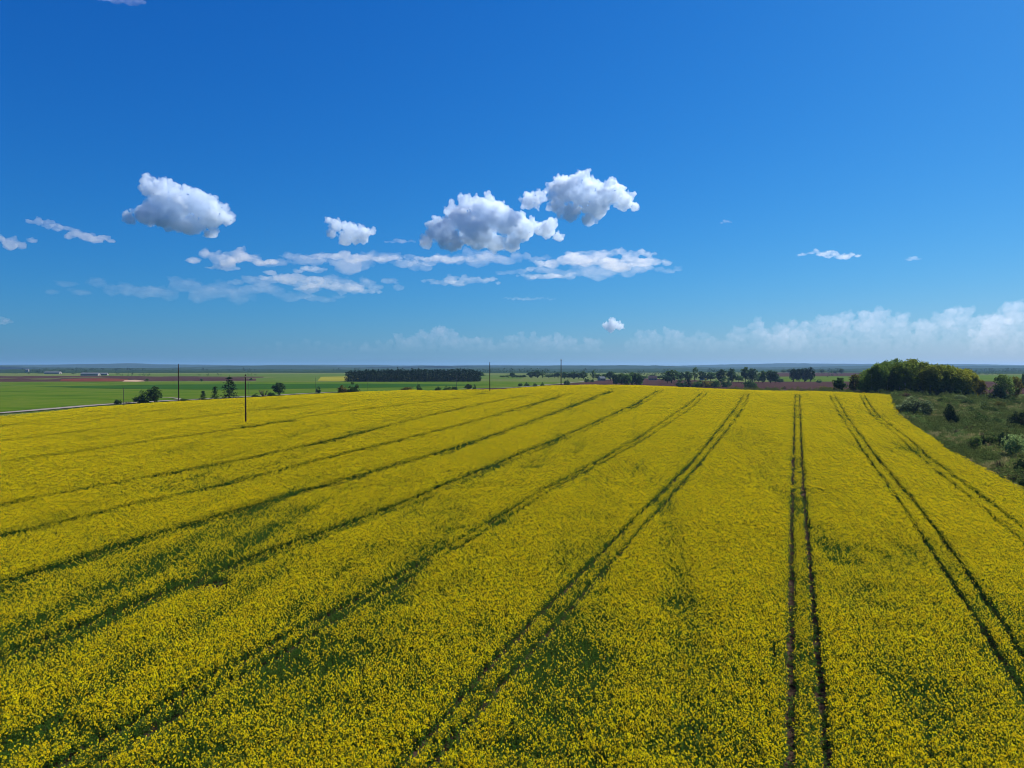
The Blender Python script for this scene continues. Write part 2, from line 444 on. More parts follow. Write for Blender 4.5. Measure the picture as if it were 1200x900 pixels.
pstrip('ploughed_field', [(520, 462), (720, 462), (860, 463), (1010, 463)], [(556, 454.6), (620, 453.2), (690, 447.6), (716, 444.6), (760, 443.6), (860, 447.6), (1010, 447.2)], M['plough'], .14, 'purple ploughed field just behind the yellow crest', 'field')
pstrip('green_field', [(905, 447.2), (1010, 447.0)], [(905, 441.4), (1010, 441.0)], M['green'], .18, 'far green field left of the birch grove', 'field')
pstrip('ploughed_field', [(900, 441.4), (1010, 441.0)], [(900, 436.6), (1010, 437.2)], M['plough'], .22, 'far brown field strip behind the row of dark trees', 'field')
pstrip('ploughed_field', [(1100, 462), (1330, 462)], [(1120, 447.2), (1330, 447.2)], M['plough'], .14, 'purple ploughed field right of the birch grove', 'field')
pstrip('green_field', [(1080, 447.2), (1330, 447.2)], [(1080, 439.6), (1330, 440)], M['green'], .18, 'far green field at the right edge behind the grove', 'field')

def ribbon(name, line, hw, mat, lift, label, cat):
    a = offset(line, hw); b = offset(line, -hw); n = len(line)
    v = np.r_[np.c_[a, zg(a[:, 0], a[:, 1]) + lift], np.c_[b, zg(b[:, 0], b[:, 1]) + lift]]
    f = np.array([(i, i + 1, n + i + 1, n + i) for i in range(n - 1)])
    o = link(name, mesh_np(name, v, f, [mat], smooth=True)); tag(o, label, cat, kind='structure'); return o
ribbon('road', road_c, 3.4, M['road'], .32, 'pale gravel road along the left edge of the yellow field', 'road')
spur = smooth_line([at(u, v) for u, v in ((214, 469.2), (206, 466.6), (190, 466.0), (172, 467.4), (160, 469))], 3)
ribbon('path', spur, 1.4, M['road'], .36, 'small sandy track turning off the gravel road', 'path')
track2 = smooth_line([plain(u, v) for u, v in ((540, 455.6), (562, 454.6), (600, 453.8), (650, 450.6), (690, 446.6), (716, 444.6))], 6)
ribbon('path', track2, 2.6, M['road'], .40, 'pale farm track along the ploughed field behind the crest', 'path')

# ------------------------------------------------------------------ wooded hills on the horizon
def ridge(name, D, depth, top, amp, seed, label, x0=-1.15, x1=1.15):
    nxr, nyr = 420, 14
    xs = np.linspace(x0, x1, nxr) * D; ys = np.linspace(-1, 1, nyr)
    X, T = np.meshgrid(xs, ys)
    prof = np.clip(1 - np.abs(T) ** 3, 0, 1)
    base = fbm(X / (D * .18), X * 0 + seed, seed, 4)
    hgt = (top + (base - .5) * 2 * amp)
    bump = (vnoise(X / 16, T * 20, seed + 7) - .5) * 5 + (vnoise(X / 45, T * 9, seed + 9) - .5) * 5
    Z = PLAIN - 2 + prof * np.maximum(hgt + bump, 1)
    Y = D + T * depth + (fbm(X / (D * .1), X * 0 + 3.3, seed + 21, 3) - .5) * D * .16
    idx = np.arange(nxr * nyr).reshape(nyr, nxr)
    f = np.stack([idx[:-1, :-1], idx[:-1, 1:], idx[1:, 1:], idx[1:, :-1]], -1).reshape(-1, 4)
    o = link(name, mesh_np(name, np.c_[X.ravel(), Y.ravel(), Z.ravel()], f, [M['forest_floor']]))
    tag(o, label, 'hills', kind='structure'); return o
pstrip('woodland', [(-400, 437.2), (0, 437.4), (300, 436.8), (600, 437.4), (900, 436.2), (1200, 438.2), (1600, 438)], [(-400, 431.3), (1600, 431.3)], M['forest_floor'], .5, 'dark far woodland covering the plain below the horizon', 'woodland')
ridge('hills', 2700, 160, 4, 4, 27, 'low hazy wood edge nearest of the far woods')
ridge('hills', 9500, 900, 46, 34, 3, 'farthest blue wooded ridge on the horizon')
ridge('hills', 6000, 500, 22, 24, 11, 'middle blue wooded ridge below the horizon')
ridge('hills', 3900, 260, 9, 9, 19, 'nearest low wooded rise on the plain')

# ------------------------------------------------------------------ the rapeseed crop (uncountable: one object of instanced plants)
def simple_leaf(name, col, trans=.3, var=.4, hue=.012, rough=None):
    m, nt, out = new_mat(name); L = nt.links
    ge = nd(nt, 'ShaderNodeNewGeometry'); oi = nd(nt, 'ShaderNodeObjectInfo')
    ad = nd(nt, 'ShaderNodeMath', operation='ADD'); L.new(ge.outputs['Random Per Island'], ad.inputs[0]); L.new(oi.outputs['Random'], ad.inputs[1])
    fr = nd(nt, 'ShaderNodeMath', operation='FRACT'); L.new(ad.outputs[0], fr.inputs[0])
    mr = nd(nt, 'ShaderNodeMapRange'); mr.inputs['To Min'].default_value = 1 - var; mr.inputs['To Max'].default_value = 1 + var * .6
    L.new(fr.outputs[0], mr.inputs['Value'])
    mh = nd(nt, 'ShaderNodeMapRange'); mh.inputs['To Min'].default_value = .5 - hue; mh.inputs['To Max'].default_value = .5 + hue
    L.new(oi.outputs['Random'], mh.inputs['Value'])
    hv = nd(nt, 'ShaderNodeHueSaturation'); hv.inputs['Color'].default_value = (*col, 1)
    L.new(mr.outputs[0], hv.inputs['Value']); L.new(mh.outputs[0], hv.inputs['Hue'])
    d = nd(nt, 'ShaderNodeBsdfDiffuse'); t = nd(nt, 'ShaderNodeBsdfTranslucent')
    L.new(hv.outputs[0], d.inputs['Color']); L.new(hv.outputs[0], t.inputs['Color'])
    mx = nd(nt, 'ShaderNodeMixShader'); mx.inputs[0].default_value = trans
    L.new(d.outputs[0], mx.inputs[1]); L.new(t.outputs[0], mx.inputs[2]); L.new(mx.outputs[0], out.inputs['Surface'])
    return m
M['petal'] = simple_leaf('rape_petal', (.95, .785, .011), .42, .25, .012)
M['rape_leaf'] = simple_leaf('rape_leaf', (.072, .150, .021), .38, .5, .02)
M['rape_bud'] = simple_leaf('rape_bud', (.20, .25, .03), .35, .4, .02)
M['grass_green'] = simple_leaf('grass_blade', (.15, .215, .055), .45, .5, .03)
M['grass_dry'] = simple_leaf('dry_blade', (.32, .27, .12), .4, .4, .02)
M['grass_dark'] = simple_leaf('dark_herb', (.10, .135, .035), .4, .5, .02)

def quads_at(rng, pos, size, up=0.5, aspect=1.0):
    """one small quad at each position, randomly turned (up: how much it faces the sky)"""
    n = len(pos)
    nrm = rng.normal(size=(n, 3)); nrm /= np.linalg.norm(nrm, axis=1)[:, None]
    nrm = nrm * (1 - up) + np.array((0, 0, 1)) * up
    nrm /= np.linalg.norm(nrm, axis=1)[:, None] + 1e-9
    a = np.cross(nrm, rng.normal(size=(n, 3))); a /= np.linalg.norm(a, axis=1)[:, None] + 1e-9
    b = np.cross(nrm, a)
    s = np.asarray(size) * np.ones(n)
    a = a * s[:, None] * .5; b = b * s[:, None] * .5 * aspect
    v = np.stack([pos - a - b * .4, pos + b * -.9 + a * .5, pos + a + b * .5, pos + b - a * .4], 1)
    return v.reshape(-1, 3)

def rape_clump(seed, flower, n_stalk=4, R=.2):
    rng = np.random.default_rng(seed)
    pet = []; grn = []; bud = []
    for s in range(n_stalk):
        a = rng.uniform(0, 2 * math.pi); r = R * math.sqrt(rng.uniform(0, 1))
        base = np.array((math.cos(a) * r * .7, math.sin(a) * r * .7, 0))
        h = rng.uniform(.76, 1.14)
        top = np.array((math.cos(a) * r, math.sin(a) * r, h))
        heads = [(top, 1.0)]
        for k in range(rng.integers(1, 3)):
            b = rng.uniform(0, 2 * math.pi); rr = rng.uniform(.07, .14)
            heads.append((top + np.array((math.cos(b) * rr, math.sin(b) * rr, -rng.uniform(.05, .22))), .7))
        for (p, w) in heads:
            if rng.uniform() < flower:
                n = int(15 * w)
                t = rng.uniform(0, 1, n); ang = rng.uniform(0, 2 * math.pi, n)
                rad = .044 * np.sqrt(np.clip(1 - (t - .35) ** 2 * 1.6, .05, 1)) * rng.uniform(.4, 1, n)
                q = p + np.c_[np.cos(ang) * rad, np.sin(ang) * rad, (t - .75) * .12 * w]
                pet.append(quads_at(rng, q, rng.uniform(.032, .050, n), .45))
            elif flower > .3:
                n = 9
                q = p + rng.normal(size=(n, 3)) * (.026, .026, .045)
                bud.append(quads_at(rng, q, rng.uniform(.03, .05, n), .3, 1.3))
        # stem as a narrow ribbon, leaves along it
        d = np.array((-math.sin(a), math.cos(a), 0)) * .007
        grn.append(np.array([base - d, base + d, top + d - (0, 0, .06), top - d - (0, 0, .06)]))
        n = 9
        t = rng.uniform(.25, .88, n)
        q = base + (top - base) * t[:, None] + rng.normal(size=(n, 3)) * (.07, .07, .02)
        grn.append(quads_at(rng, q, rng.uniform(.07, .15, n) * (1.25 - .7 * t), .45, .65))
    pv = np.concatenate(pet) if pet else np.zeros((0, 3)); gv = np.concatenate(grn); bv = np.concatenate(bud) if bud else np.zeros((0, 3))
    v = np.r_[pv, gv, bv]; f = np.arange(len(v)).reshape(-1, 4)
    mi = np.r_[np.zeros(len(pv) // 4, int), np.ones(len(gv) // 4, int), np.full(len(bv) // 4, 2)]
    return mesh_np('rapeseed_plant', v, f, [M['petal'], M['rape_leaf'], M['rape_bud']], mi)

def proto_collection(name, meshes):
    col = bpy.data.collections.new(name)
    for i, me in enumerate(meshes):
        o = bpy.data.objects.new('%s_%02d' % (name, i), me); col.objects.link(o)
    return col
FLOWER_LEVELS = [.88, .80, .82, .86, .70, .66, .48, .48, .24, .04]
rape_protos = proto_collection('rapeseed_plant', [rape_clump(100 + i, fl) for i, fl in enumerate(FLOWER_LEVELS)])

def scatter(name, pts, rot, scl, idx, col, mat_slot=None):
    """points carrying instances of the objects of a collection (picked by index)"""
    me = bpy.data.meshes.new(name)
    n = len(pts)
    me.vertices.add(n); me.vertices.foreach_set('co', np.asarray(pts, np.float32).ravel())
    for an, ty, prop, data in (('rot', 'FLOAT_VECTOR', 'vector', rot), ('scl', 'FLOAT_VECTOR', 'vector', scl), ('pick', 'INT', 'value', idx)):
        at_ = me.attributes.new(an, ty, 'POINT')
        at_.data.foreach_set(prop, np.asarray(data, np.int32 if ty == 'INT' else np.float32).ravel())
    o = link(name, me)
    ng = bpy.data.node_groups.new(name + '_nodes', 'GeometryNodeTree')
    ng.interface.new_socket('Geometry', in_out='INPUT', socket_type='NodeSocketGeometry')
    ng.interface.new_socket('Geometry', in_out='OUTPUT', socket_type='NodeSocketGeometry')
    N = ng.nodes; L = ng.links
    gi = N.new('NodeGroupInput'); go = N.new('NodeGroupOutput')
    iop = N.new('GeometryNodeInstanceOnPoints'); ci = N.new('GeometryNodeCollectionInfo')
    ci.inputs['Collection'].default_value = col
    ci.inputs['Separate Children'].default_value = True; ci.inputs['Reset Children'].default_value = True
    def na(nm, ty):
        x = N.new('GeometryNodeInputNamedAttribute'); x.data_type = ty; x.inputs['Name'].default_value = nm; return x.outputs['Attribute']
    L.new(gi.outputs[0], iop.inputs['Points']); L.new(ci.outputs[0], iop.inputs['Instance'])
    iop.inputs['Pick Instance'].default_value = True
    L.new(na('pick', 'INT'), iop.inputs['Instance Index'])
    L.new(na('rot', 'FLOAT_VECTOR'), iop.inputs['Rotation'])
    L.new(na('scl', 'FLOAT_VECTOR'), iop.inputs['Scale'])
    L.new(iop.outputs[0], go.inputs[0])
    md = o.modifiers.new('plants', 'NODES'); md.node_group = ng
    return o

from mathutils.kdtree import KDTree
def kd_of(lines, step):
    pts = []; dat = []
    for l, *rest in lines:
        d = np.r_[0, np.cumsum(np.hypot(*np.diff(l, axis=0).T))]
        s = np.arange(0, d[-1], step)
        p = np.c_[np.interp(s, d, l[:, 0]), np.interp(s, d, l[:, 1])]
        m = (p[:, 1] > 20) & (p[:, 1] < 345) & (np.abs(p[:, 0]) < .8 * p[:, 1] + 40)
        pts.append(p[m]); dat.append(np.repeat([rest], m.sum(), 0))
    pts = np.concatenate(pts); dat = np.concatenate(dat)
    k = KDTree(len(pts))
    for i, p in enumerate(pts): k.insert((p[0], p[1], 0), i)
    k.balance(); return k, dat

def kd_query(k, dat, P, r):
    dist = np.full(len(P), 99.0); val = np.zeros((len(P), dat.shape[1]))
    fr = k.find_range if False else k.find
    for i, (x, y) in enumerate(P.tolist()):
        co, j, d = fr((x, y, 0))
        if d < r: dist[i] = d; val[i] = dat[j]
    return dist, val

def crop_points():
    rng = np.random.default_rng(7)
    out = []
    for (d0, d1, s) in ((26, 95, .26), (95, 180, .39), (180, 345, .56)):
        ys = np.arange(d0, d1, s)
        X = []; Y = []
        for y in ys:
            w = .735 * y + 6
            xs = np.arange(-w, w, s); X.append(xs); Y.append(np.full(len(xs), y))
        X = np.concatenate(X); Y = np.concatenate(Y)
        X = X + rng.uniform(-.5, .5, len(X)) * s; Y = Y + rng.uniform(-.5, .5, len(Y)) * s
        m = inside(FIELD, X, Y)
        out.append(np.c_[X[m], Y[m], np.full(m.sum(), s)])
    return np.concatenate(out), rng
CP, rng = crop_points()
kw, dw = kd_of(WHEELS, .2); kb, db = kd_of(BANDS, .6)
dist_w, val_w = kd_query(kw, dw, CP[:, :2], 2.0)
dist_b, val_b = kd_query(kb, db, CP[:, :2], 4.0)
clump_r = .2 * CP[:, 2] / .29
gap = val_w[:, 0] + np.minimum(clump_r * .55, .2)
keep = ~(dist_w < gap + (vnoise(CP[:, 0] / 1.5, CP[:, 1] / 1.5, 77) - .5) * .08)
in_track = ~keep
low = in_track & (rng.uniform(size=len(CP)) < np.where(val_w[:, 1] < .5, .8, .30))
keep |= low
hole_g = np.zeros(len(CP))
for (c, r, dp) in HOLES:
    q = ((CP[:, 0] - c[0]) / (r * 1.5)) ** 2 + ((CP[:, 1] - c[1]) / r) ** 2
    q = q * (0.7 + .6 * vnoise(CP[:, 0] / .8, CP[:, 1] / .8, 5))
    if dp > .7: keep &= ~(q < (.9 if dp > .95 else .35))
    hole_g = np.maximum(hole_g, dp * sstep(2.4, .3, q))
# how far the plants are in blossom: bands along the tramlines, patches, the near left corner
x, y = CP[:, 0], CP[:, 1]
band = val_b[:, 1] * sstep(1.35, .55, dist_b / np.maximum(val_b[:, 0], .1))
band = band * (.8 + .4 * fbm(x / 9, y / 9, 33, 3))
ux = x * .985 - y * .17
streak = fbm(ux / 3.2, y / 70, 41, 3); patch = fbm(x / 14, y / 14, 51, 4); fine = fbm(x / 2.2, y / 2.2, 61, 3)
green = .17 + band * .8 + hole_g + .52 * sstep(.47, .85, streak) + .38 * sstep(.47, .80, patch) + (fine - .5) * .8
green = green + .18 * sstep(75, 35, np.hypot(x + 40, y - 45)) + .06 * sstep(85, 36, y) - .16 * sstep(20, 60, x) * sstep(60, 110, y)
lvl = green + rng.normal(0, .16, len(CP))
pick = np.digitize(lvl, [.42, .58, .74, .95])                      # 0 full .. 4 green
tab = np.array([[0, 1, 2, 3], [4, 5, 4, 5], [6, 7, 6, 7], [8, 8, 8, 7], [9, 9, 9, 8]])
pick = tab[pick, rng.integers(0, 4, len(CP))]
hs_ = np.clip(1.03 - .22 * np.clip(band, 0, 1) - .22 * np.clip(green, 0, 1.2) + rng.normal(0, .06, len(CP)) + (fbm(x / 5, y / 5, 71, 3) - .5) * .22, .55, 1.25)
hs_ = np.where(low, rng.uniform(.12, .34, len(CP)), hs_); pick = np.where(low, 9, pick)
xy = CP[:, 2] / .29 * rng.uniform(.92, 1.2, len(CP))
xy = 1 + (xy - 1) * .9
m = keep
P3 = np.c_[x[m], y[m], zg(x[m], y[m]) + .04]
rot = np.c_[rng.normal(0, .06, m.sum()), rng.normal(0, .06, m.sum()), rng.uniform(0, 6.28, m.sum())]
crop = scatter('rapeseed_crop', P3, rot, np.c_[xy[m], xy[m], hs_[m]], pick[m], rape_protos)
tag(crop, 'yellow flowering rapeseed crop with dark tramlines covering the foreground', 'rapeseed', kind='stuff')
print('crop plants', m.sum())

# ------------------------------------------------------------------ rough vegetation right of the field
def tuft(seed, mat, n=34, R=.45, h=.5, w=.035, lean=.35):
    rng = np.random.default_rng(seed); vs = []
    for i in range(n):
        a = rng.uniform(0, 6.28); r = R * math.sqrt(rng.uniform()); b = np.array((math.cos(a) * r, math.sin(a) * r, 0))
        hh = h * rng.uniform(.5, 1.1); d = rng.normal(size=2) * lean * hh
        t = b + (d[0], d[1], hh); s = rng.uniform(0, 6.28); e = np.array((math.cos(s), math.sin(s), 0)) * w
        vs.append([b - e, b + e, t + e * .25, t - e * .25])
    v = np.array(vs).reshape(-1, 3); return mesh_np('tuft', v, np.arange(len(v)).reshape(-1, 4), [mat])
def herb(seed, mat, n=60, R=.6, h=.7):
    rng = np.random.default_rng(seed)
    p = rng.normal(size=(n, 3)); p /= np.linalg.norm(p, axis=1)[:, None]; p[:, 2] = np.abs(p[:, 2])
    p = p * rng.uniform(.5, 1, n)[:, None] ** .5 * (R, R, h)
    v = quads_at(rng, p, rng.uniform(.10, .22, n), .35, .7); return mesh_np('herb', v, np.arange(len(v)).reshape(-1, 4), [mat])
tuft_protos = proto_collection('wild_tuft', [tuft(1, M['grass_green']), tuft(2, M['grass_green'], h=.35), tuft(3, M['grass_dry'], h=.6), tuft(4, M['grass_dark'], h=.6),
                                             herb(5, M['grass_dark']), herb(6, M['grass_green'], h=.5), herb(7, M['grass_dry'], R=.5),
                                             herb(8, M['grass_dark'], 220, 1.3, 1.5), herb(9, M['grass_green'], 220, 1.2, 1.2), herb(10, M['grass_dark'], 200, .9, 1.9)])
def wild():
    rng = np.random.default_rng(12)
    s = .75
    ys = np.arange(60, 400, s); X = []; Y = []
    for yy in ys:
        xs = np.arange(.30 * yy, .76 * yy + 8, s); X.append(xs); Y.append(np.full(len(xs), yy))
    X = np.concatenate(X); Y = np.concatenate(Y)
    X += rng.uniform(-.5, .5, len(X)) * s; Y += rng.uniform(-.5, .5, len(Y)) * s
    m = ~inside(FIELD, X, Y) & (X > 60)
    # and the verge along the road and the field's left edge
    vx = []; 
    for l, w in ((offset(road_c, 7.5), 1.6), (offset(road_c, -6.5), 1.6)):
        k = rng.integers(0, len(l), 1500); vx.append(l[k] + rng.normal(0, 1, (1500, 2)) * w * .6)
    vx = np.concatenate(vx); vx = vx[~inside(FIELD, vx[:, 0], vx[:, 1])]
    P = np.r_[np.c_[X[m], Y[m]], vx]
    x, y = P.T
    a = fbm(x / 13, y / 13, 3, 4); b = fbm(x / 6, y / 6, 13, 3)
    edge = np.zeros(len(P))
    pick = np.where(a < .44, rng.choice([4, 3, 4, 9], len(P), p=[.4, .27, .27, .06]), np.where(a < .54, rng.choice([0, 1, 5, 2], len(P)), np.where(b < .5, rng.choice([2, 6, 0, 3], len(P)), rng.choice([0, 2, 1, 4], len(P)))))
    pick = np.where((rng.uniform(size=len(P)) < .035 + .06 * (a < .45)) , rng.choice([7, 8, 9], len(P)), pick)
    sc = rng.uniform(.6, 1.3, len(P)) * (.7 + .8 * b); sc[m.sum():] *= .5; pick[m.sum():] %= 2
    n = len(P)
    return np.c_[x, y, zg(x, y)], np.c_[np.zeros(n), np.zeros(n), rng.uniform(0, 6.28, n)], np.c_[sc, sc, sc * rng.uniform(.7, 1.3, n)], pick
o = scatter('wild_grass', *wild(), tuft_protos)
tag(o, 'rough grass and weeds on the fallow strip right of the field', 'grass', kind='stuff')

# ------------------------------------------------------------------ trees and shrubs
def tube(path, radii, k=6):
    """tapered tube along a path: verts, quads"""
    path = np.array(path, float); n = len(path); vs = []; fs = []
    for i in range(n):
        t = path[min(i + 1, n - 1)] - path[max(i - 1, 0)]; t = t / (np.linalg.norm(t) + 1e-9)
        a = np.cross(t, (0, 1, 0.03)); a /= np.linalg.norm(a) + 1e-9; b = np.cross(t, a)
        for j in range(k):
            an = 2 * math.pi * j / k
            vs.append(path[i] + (a * math.cos(an) + b * math.sin(an)) * radii[i])
    for i in range(n - 1):
        for j in range(k):
            fs.append((i * k + j, i * k + (j + 1) % k, (i + 1) * k + (j + 1) % k, (i + 1) * k + j))
    return np.array(vs), np.array(fs)
def join(parts):
    V = []; Fc = []; o = 0
    for v, f in parts: V.append(v); Fc.append(f + o); o += len(v)
    return np.concatenate(V), np.concatenate(Fc)

def trunk_mesh(seed, crown_lo, spread, mat, r0=.018, stems=1, limbs=6, top=.82):
    """tree of height 1: tapered trunk(s) with limbs"""
    rng = np.random.default_rng(seed); parts = []
    for s in range(stems):
        a = rng.uniform(0, 6.28); off = (0 if stems == 1 else spread * .12)
        lean = rng.normal(0, .02, 2) + (np.array((math.cos(a), math.sin(a))) * spread * .45 if stems > 1 else 0)
        zs = np.linspace(-.015, top, 7)
        path = [(math.cos(a) * off + lean[0] * z + rng.normal(0, .004), math.sin(a) * off + lean[1] * z + rng.normal(0, .004), z) for z in zs]
        rad = [r0 * (1 - .85 * max(z, 0) / top) * (1.25 if i == 0 else 1) for i, z in enumerate(zs)]
        parts.append(tube(path, rad, 6))
        for i in range(limbs):
            z = rng.uniform(max(crown_lo, .12), top * .92); q = np.array([np.interp(z, zs, [p[0] for p in path]), np.interp(z, zs, [p[1] for p in path]), z])
            an = rng.uniform(0, 6.28); L = spread * rng.uniform(.5, .95) * (1 - .5 * (z - crown_lo) / (1 - crown_lo + 1e-6))
            d = np.array((math.cos(an), math.sin(an), rng.uniform(.4, 1.0)))
            parts.append(tube([q, q + d * L * .5 + (0, 0, -.01), q + d * L], [r0 * .38, r0 * .24, r0 * .08], 4))
    v, f = join(parts)
    return mesh_np('trunk', v, f, [mat], smooth=True)

def broad_crown(seed, lo, rx, n_clump, n_leaf, leaf, top_spiky=0.0, shape='oval', flat=.8):
    """crown of a tree of height 1: leaf quads gathered in clumps through the crown's volume"""
    rng = np.random.default_rng(seed); out = []
    cz = (lo + 1) / 2; rz = (1 - lo) / 2
    k = 0
    while k < n_clump:
        p = rng.uniform(-1, 1, 3); rr = np.linalg.norm(p)
        if rr > 1 or rr < .25: continue
        if shape == 'tall' and abs(p[2]) > .55: p[:2] *= .8
        if shape == 'dome' and p[2] < -.3: p[2] *= .7
        w = 1.0 + (.22 * math.sin(3.1 * math.atan2(p[1], p[0]) + seed) + rng.normal(0, .08))
        c = np.array((p[0] * rx * w * .86, p[1] * rx * w * .86, cz + p[2] * rz * .86))
        cr = rng.uniform(.14, .30) * rx
        n = int(n_leaf * rng.uniform(.6, 1.3))
        q = rng.normal(size=(n, 3)); q /= np.linalg.norm(q, axis=1)[:, None]; q *= rng.uniform(0, 1, n)[:, None] ** .45
        q = c + q * (cr, cr, cr * flat * (1 + top_spiky))
        out.append(quads_at(rng, q, leaf * rng.uniform(.6, 1.4, n), .25, .8)); k += 1
    if top_spiky:
        for i in range(int(n_clump * .35)):                       # thin upright shoots at the outline
            a = rng.uniform(0, 6.28); r = rx * math.sqrt(rng.uniform(0, .8))
            zt = cz + rz * math.sqrt(max(1 - (r / rx) ** 2, .05)) * .92
            n = max(n_leaf // 4, 6)
            t = rng.uniform(0, 1, n)
            q = np.c_[math.cos(a) * r + rng.normal(0, leaf * .6, n) * (1.2 - t), math.sin(a) * r + rng.normal(0, leaf * .6, n) * (1.2 - t), zt - .05 + t * .10 * top_spiky]
            out.append(quads_at(rng, q, leaf * rng.uniform(.5, 1.0, n), .2, .8))
    v = np.concatenate(out)
    return mesh_np('crown', v, np.arange(len(v)).reshape(-1, 4), [M['leaf']])

def conifer_crown(seed, lo, rx, n_whorl, per, n_leaf, leaf, ragged=.25):
    rng = np.random.default_rng(seed); out = []
    for i in range(n_whorl):
        t = (i + rng.uniform(-.3, .3)) / n_whorl
        z = lo + (1 - lo) * np.clip(t, 0, 1) * .97
        R = rx * (1 - np.clip(t, 0, 1)) ** .8 * rng.uniform(1 - ragged, 1 + ragged) + .008
        for b in range(per):
            a = rng.uniform(0, 6.28); Rb = R * rng.uniform(.55, 1.1)
            s = rng.uniform(.1, 1, n_leaf) ** .7
            q = np.c_[np.cos(a) * s * Rb, np.sin(a) * s * Rb, z - s * Rb * .28 + .06 * s ** 2 * Rb] + rng.normal(size=(n_leaf, 3)) * (leaf * .7, leaf * .7, leaf * .4)
            out.append(quads_at(rng, q, leaf * rng.uniform(.6, 1.3, n_leaf), .35, .7))
    q = np.c_[rng.normal(0, .006, 8), rng.normal(0, .006, 8), np.linspace(.93, 1.0, 8)]
    out.append(quads_at(rng, q, leaf * .6, .2, .8))
    v = np.concatenate(out)
    return mesh_np('crown', v, np.arange(len(v)).reshape(-1, 4), [M['needle']])

def bush_foliage(seed, n_clump, n_leaf, leaf, mat='leaf', squash=1.0, spiky=0.0):
    """foliage of a bush of height 1 and half width .5, down to the ground"""
    rng = np.random.default_rng(seed); out = []
    for k in range(n_clump):
        a = rng.uniform(0, 6.28); r = math.sqrt(rng.uniform(0, 1)) * .42
        hmax = math.sqrt(max(1 - (r / .5) ** 2, 0.08)) * (.9 + .25 * math.sin(2.7 * a + seed))
        z = rng.uniform(.12, .9) * hmax; cr = rng.uniform(.09, .17)
        n = int(n_leaf * rng.uniform(.6, 1.3))
        q = rng.normal(size=(n, 3)); q /= np.linalg.norm(q, axis=1)[:, None]; q *= rng.uniform(0, 1, n)[:, None] ** .45
        q = np.array((math.cos(a) * r, math.sin(a) * r, z)) + q * (cr, cr, cr * (1 + spiky))
        q[:, 2] = np.abs(q[:, 2])
        out.append(quads_at(rng, q, leaf * rng.uniform(.6, 1.4, n), .25, .75))
    v = np.concatenate(out)
    return mesh_np('foliage', v, np.arange(len(v)).reshape(-1, 4), [M[mat]])
def bush_stems(seed, n=7, mat='bark'):
    rng = np.random.default_rng(seed); parts = []
    for i in range(n):
        a = rng.uniform(0, 6.28); L = rng.uniform(.2, .42)
        parts.append(tube([(math.cos(a) * .03, math.sin(a) * .03, -.03), (math.cos(a) * L * .5, math.sin(a) * L * .5, .35), (math.cos(a) * L, math.sin(a) * L, .75)], [.016, .012, .004], 4))
    v, f = join(parts); return mesh_np('stem', v, f, [M[mat]], smooth=True)

# a kind: (crown mesh, trunk mesh, half width of the crown at height 1, crown part name, trunk part name)
KINDS = {}
def kind(k, variants): KINDS[k] = variants
kind('birch', [(broad_crown(200 + i, .03 + .05 * (i % 3), .26, 110, 44, .028, .6, 'oval', 1.05), trunk_mesh(210 + i, .25, .2, M['birch'], .013, 1, 7), .21) for i in range(6)])
kind('round', [(broad_crown(300 + i, .02, .40, 60, 28, .065, 0, 'dome'), trunk_mesh(310 + i, .16, .3, M['bark'], .024, 1, 6), .40) for i in range(4)])
kind('oval', [(broad_crown(330 + i, .02, .28, 60, 28, .055, .3, 'tall', 1.2), trunk_mesh(340 + i, .14, .24, M['bark'], .02, 1, 6), .26) for i in range(4)])
kind('poplar', [(broad_crown(360 + i, .10, .14, 34, 26, .035, .8, 'tall', 1.8), trunk_mesh(365 + i, .12, .12, M['bark'], .016, 1, 6), .14) for i in range(2)])
kind('spruce', [(conifer_crown(400 + i, .06, .22, 17, 7, 10, .045), trunk_mesh(410 + i, .1, .05, M['bark'], .018, 1, 2, .95), .22) for i in range(3)])
kind('ragged', [(conifer_crown(430, .05, .36, 15, 9, 16, .035, .45), trunk_mesh(440, .1, .2, M['bark'], .024, 1, 4, .9), .36)])
kind('bush', [(bush_foliage(500 + i, 55, 34, .07), bush_stems(510 + i), .5) for i in range(4)])
kind('willow', [(bush_foliage(530 + i, 95, 60, .048, spiky=.5), bush_stems(535 + i), .5) for i in range(3)])
kind('juniper', [(bush_foliage(550 + i, 80, 44, .055, 'needle', spiky=.4), bush_stems(555 + i), .5) for i in range(2)])
kind('sapling', [(broad_crown(570 + i, .05, .34, 60, 40, .046, 1.0, 'oval', 1.3), trunk_mesh(575 + i, .1, .3, M['bark'], .016, 4, 3), .34) for i in range(3)])
kind('bare', [(bush_foliage(590 + i, 26, 14, .035, spiky=.9), bush_stems(595 + i, 26), .5) for i in range(2)])

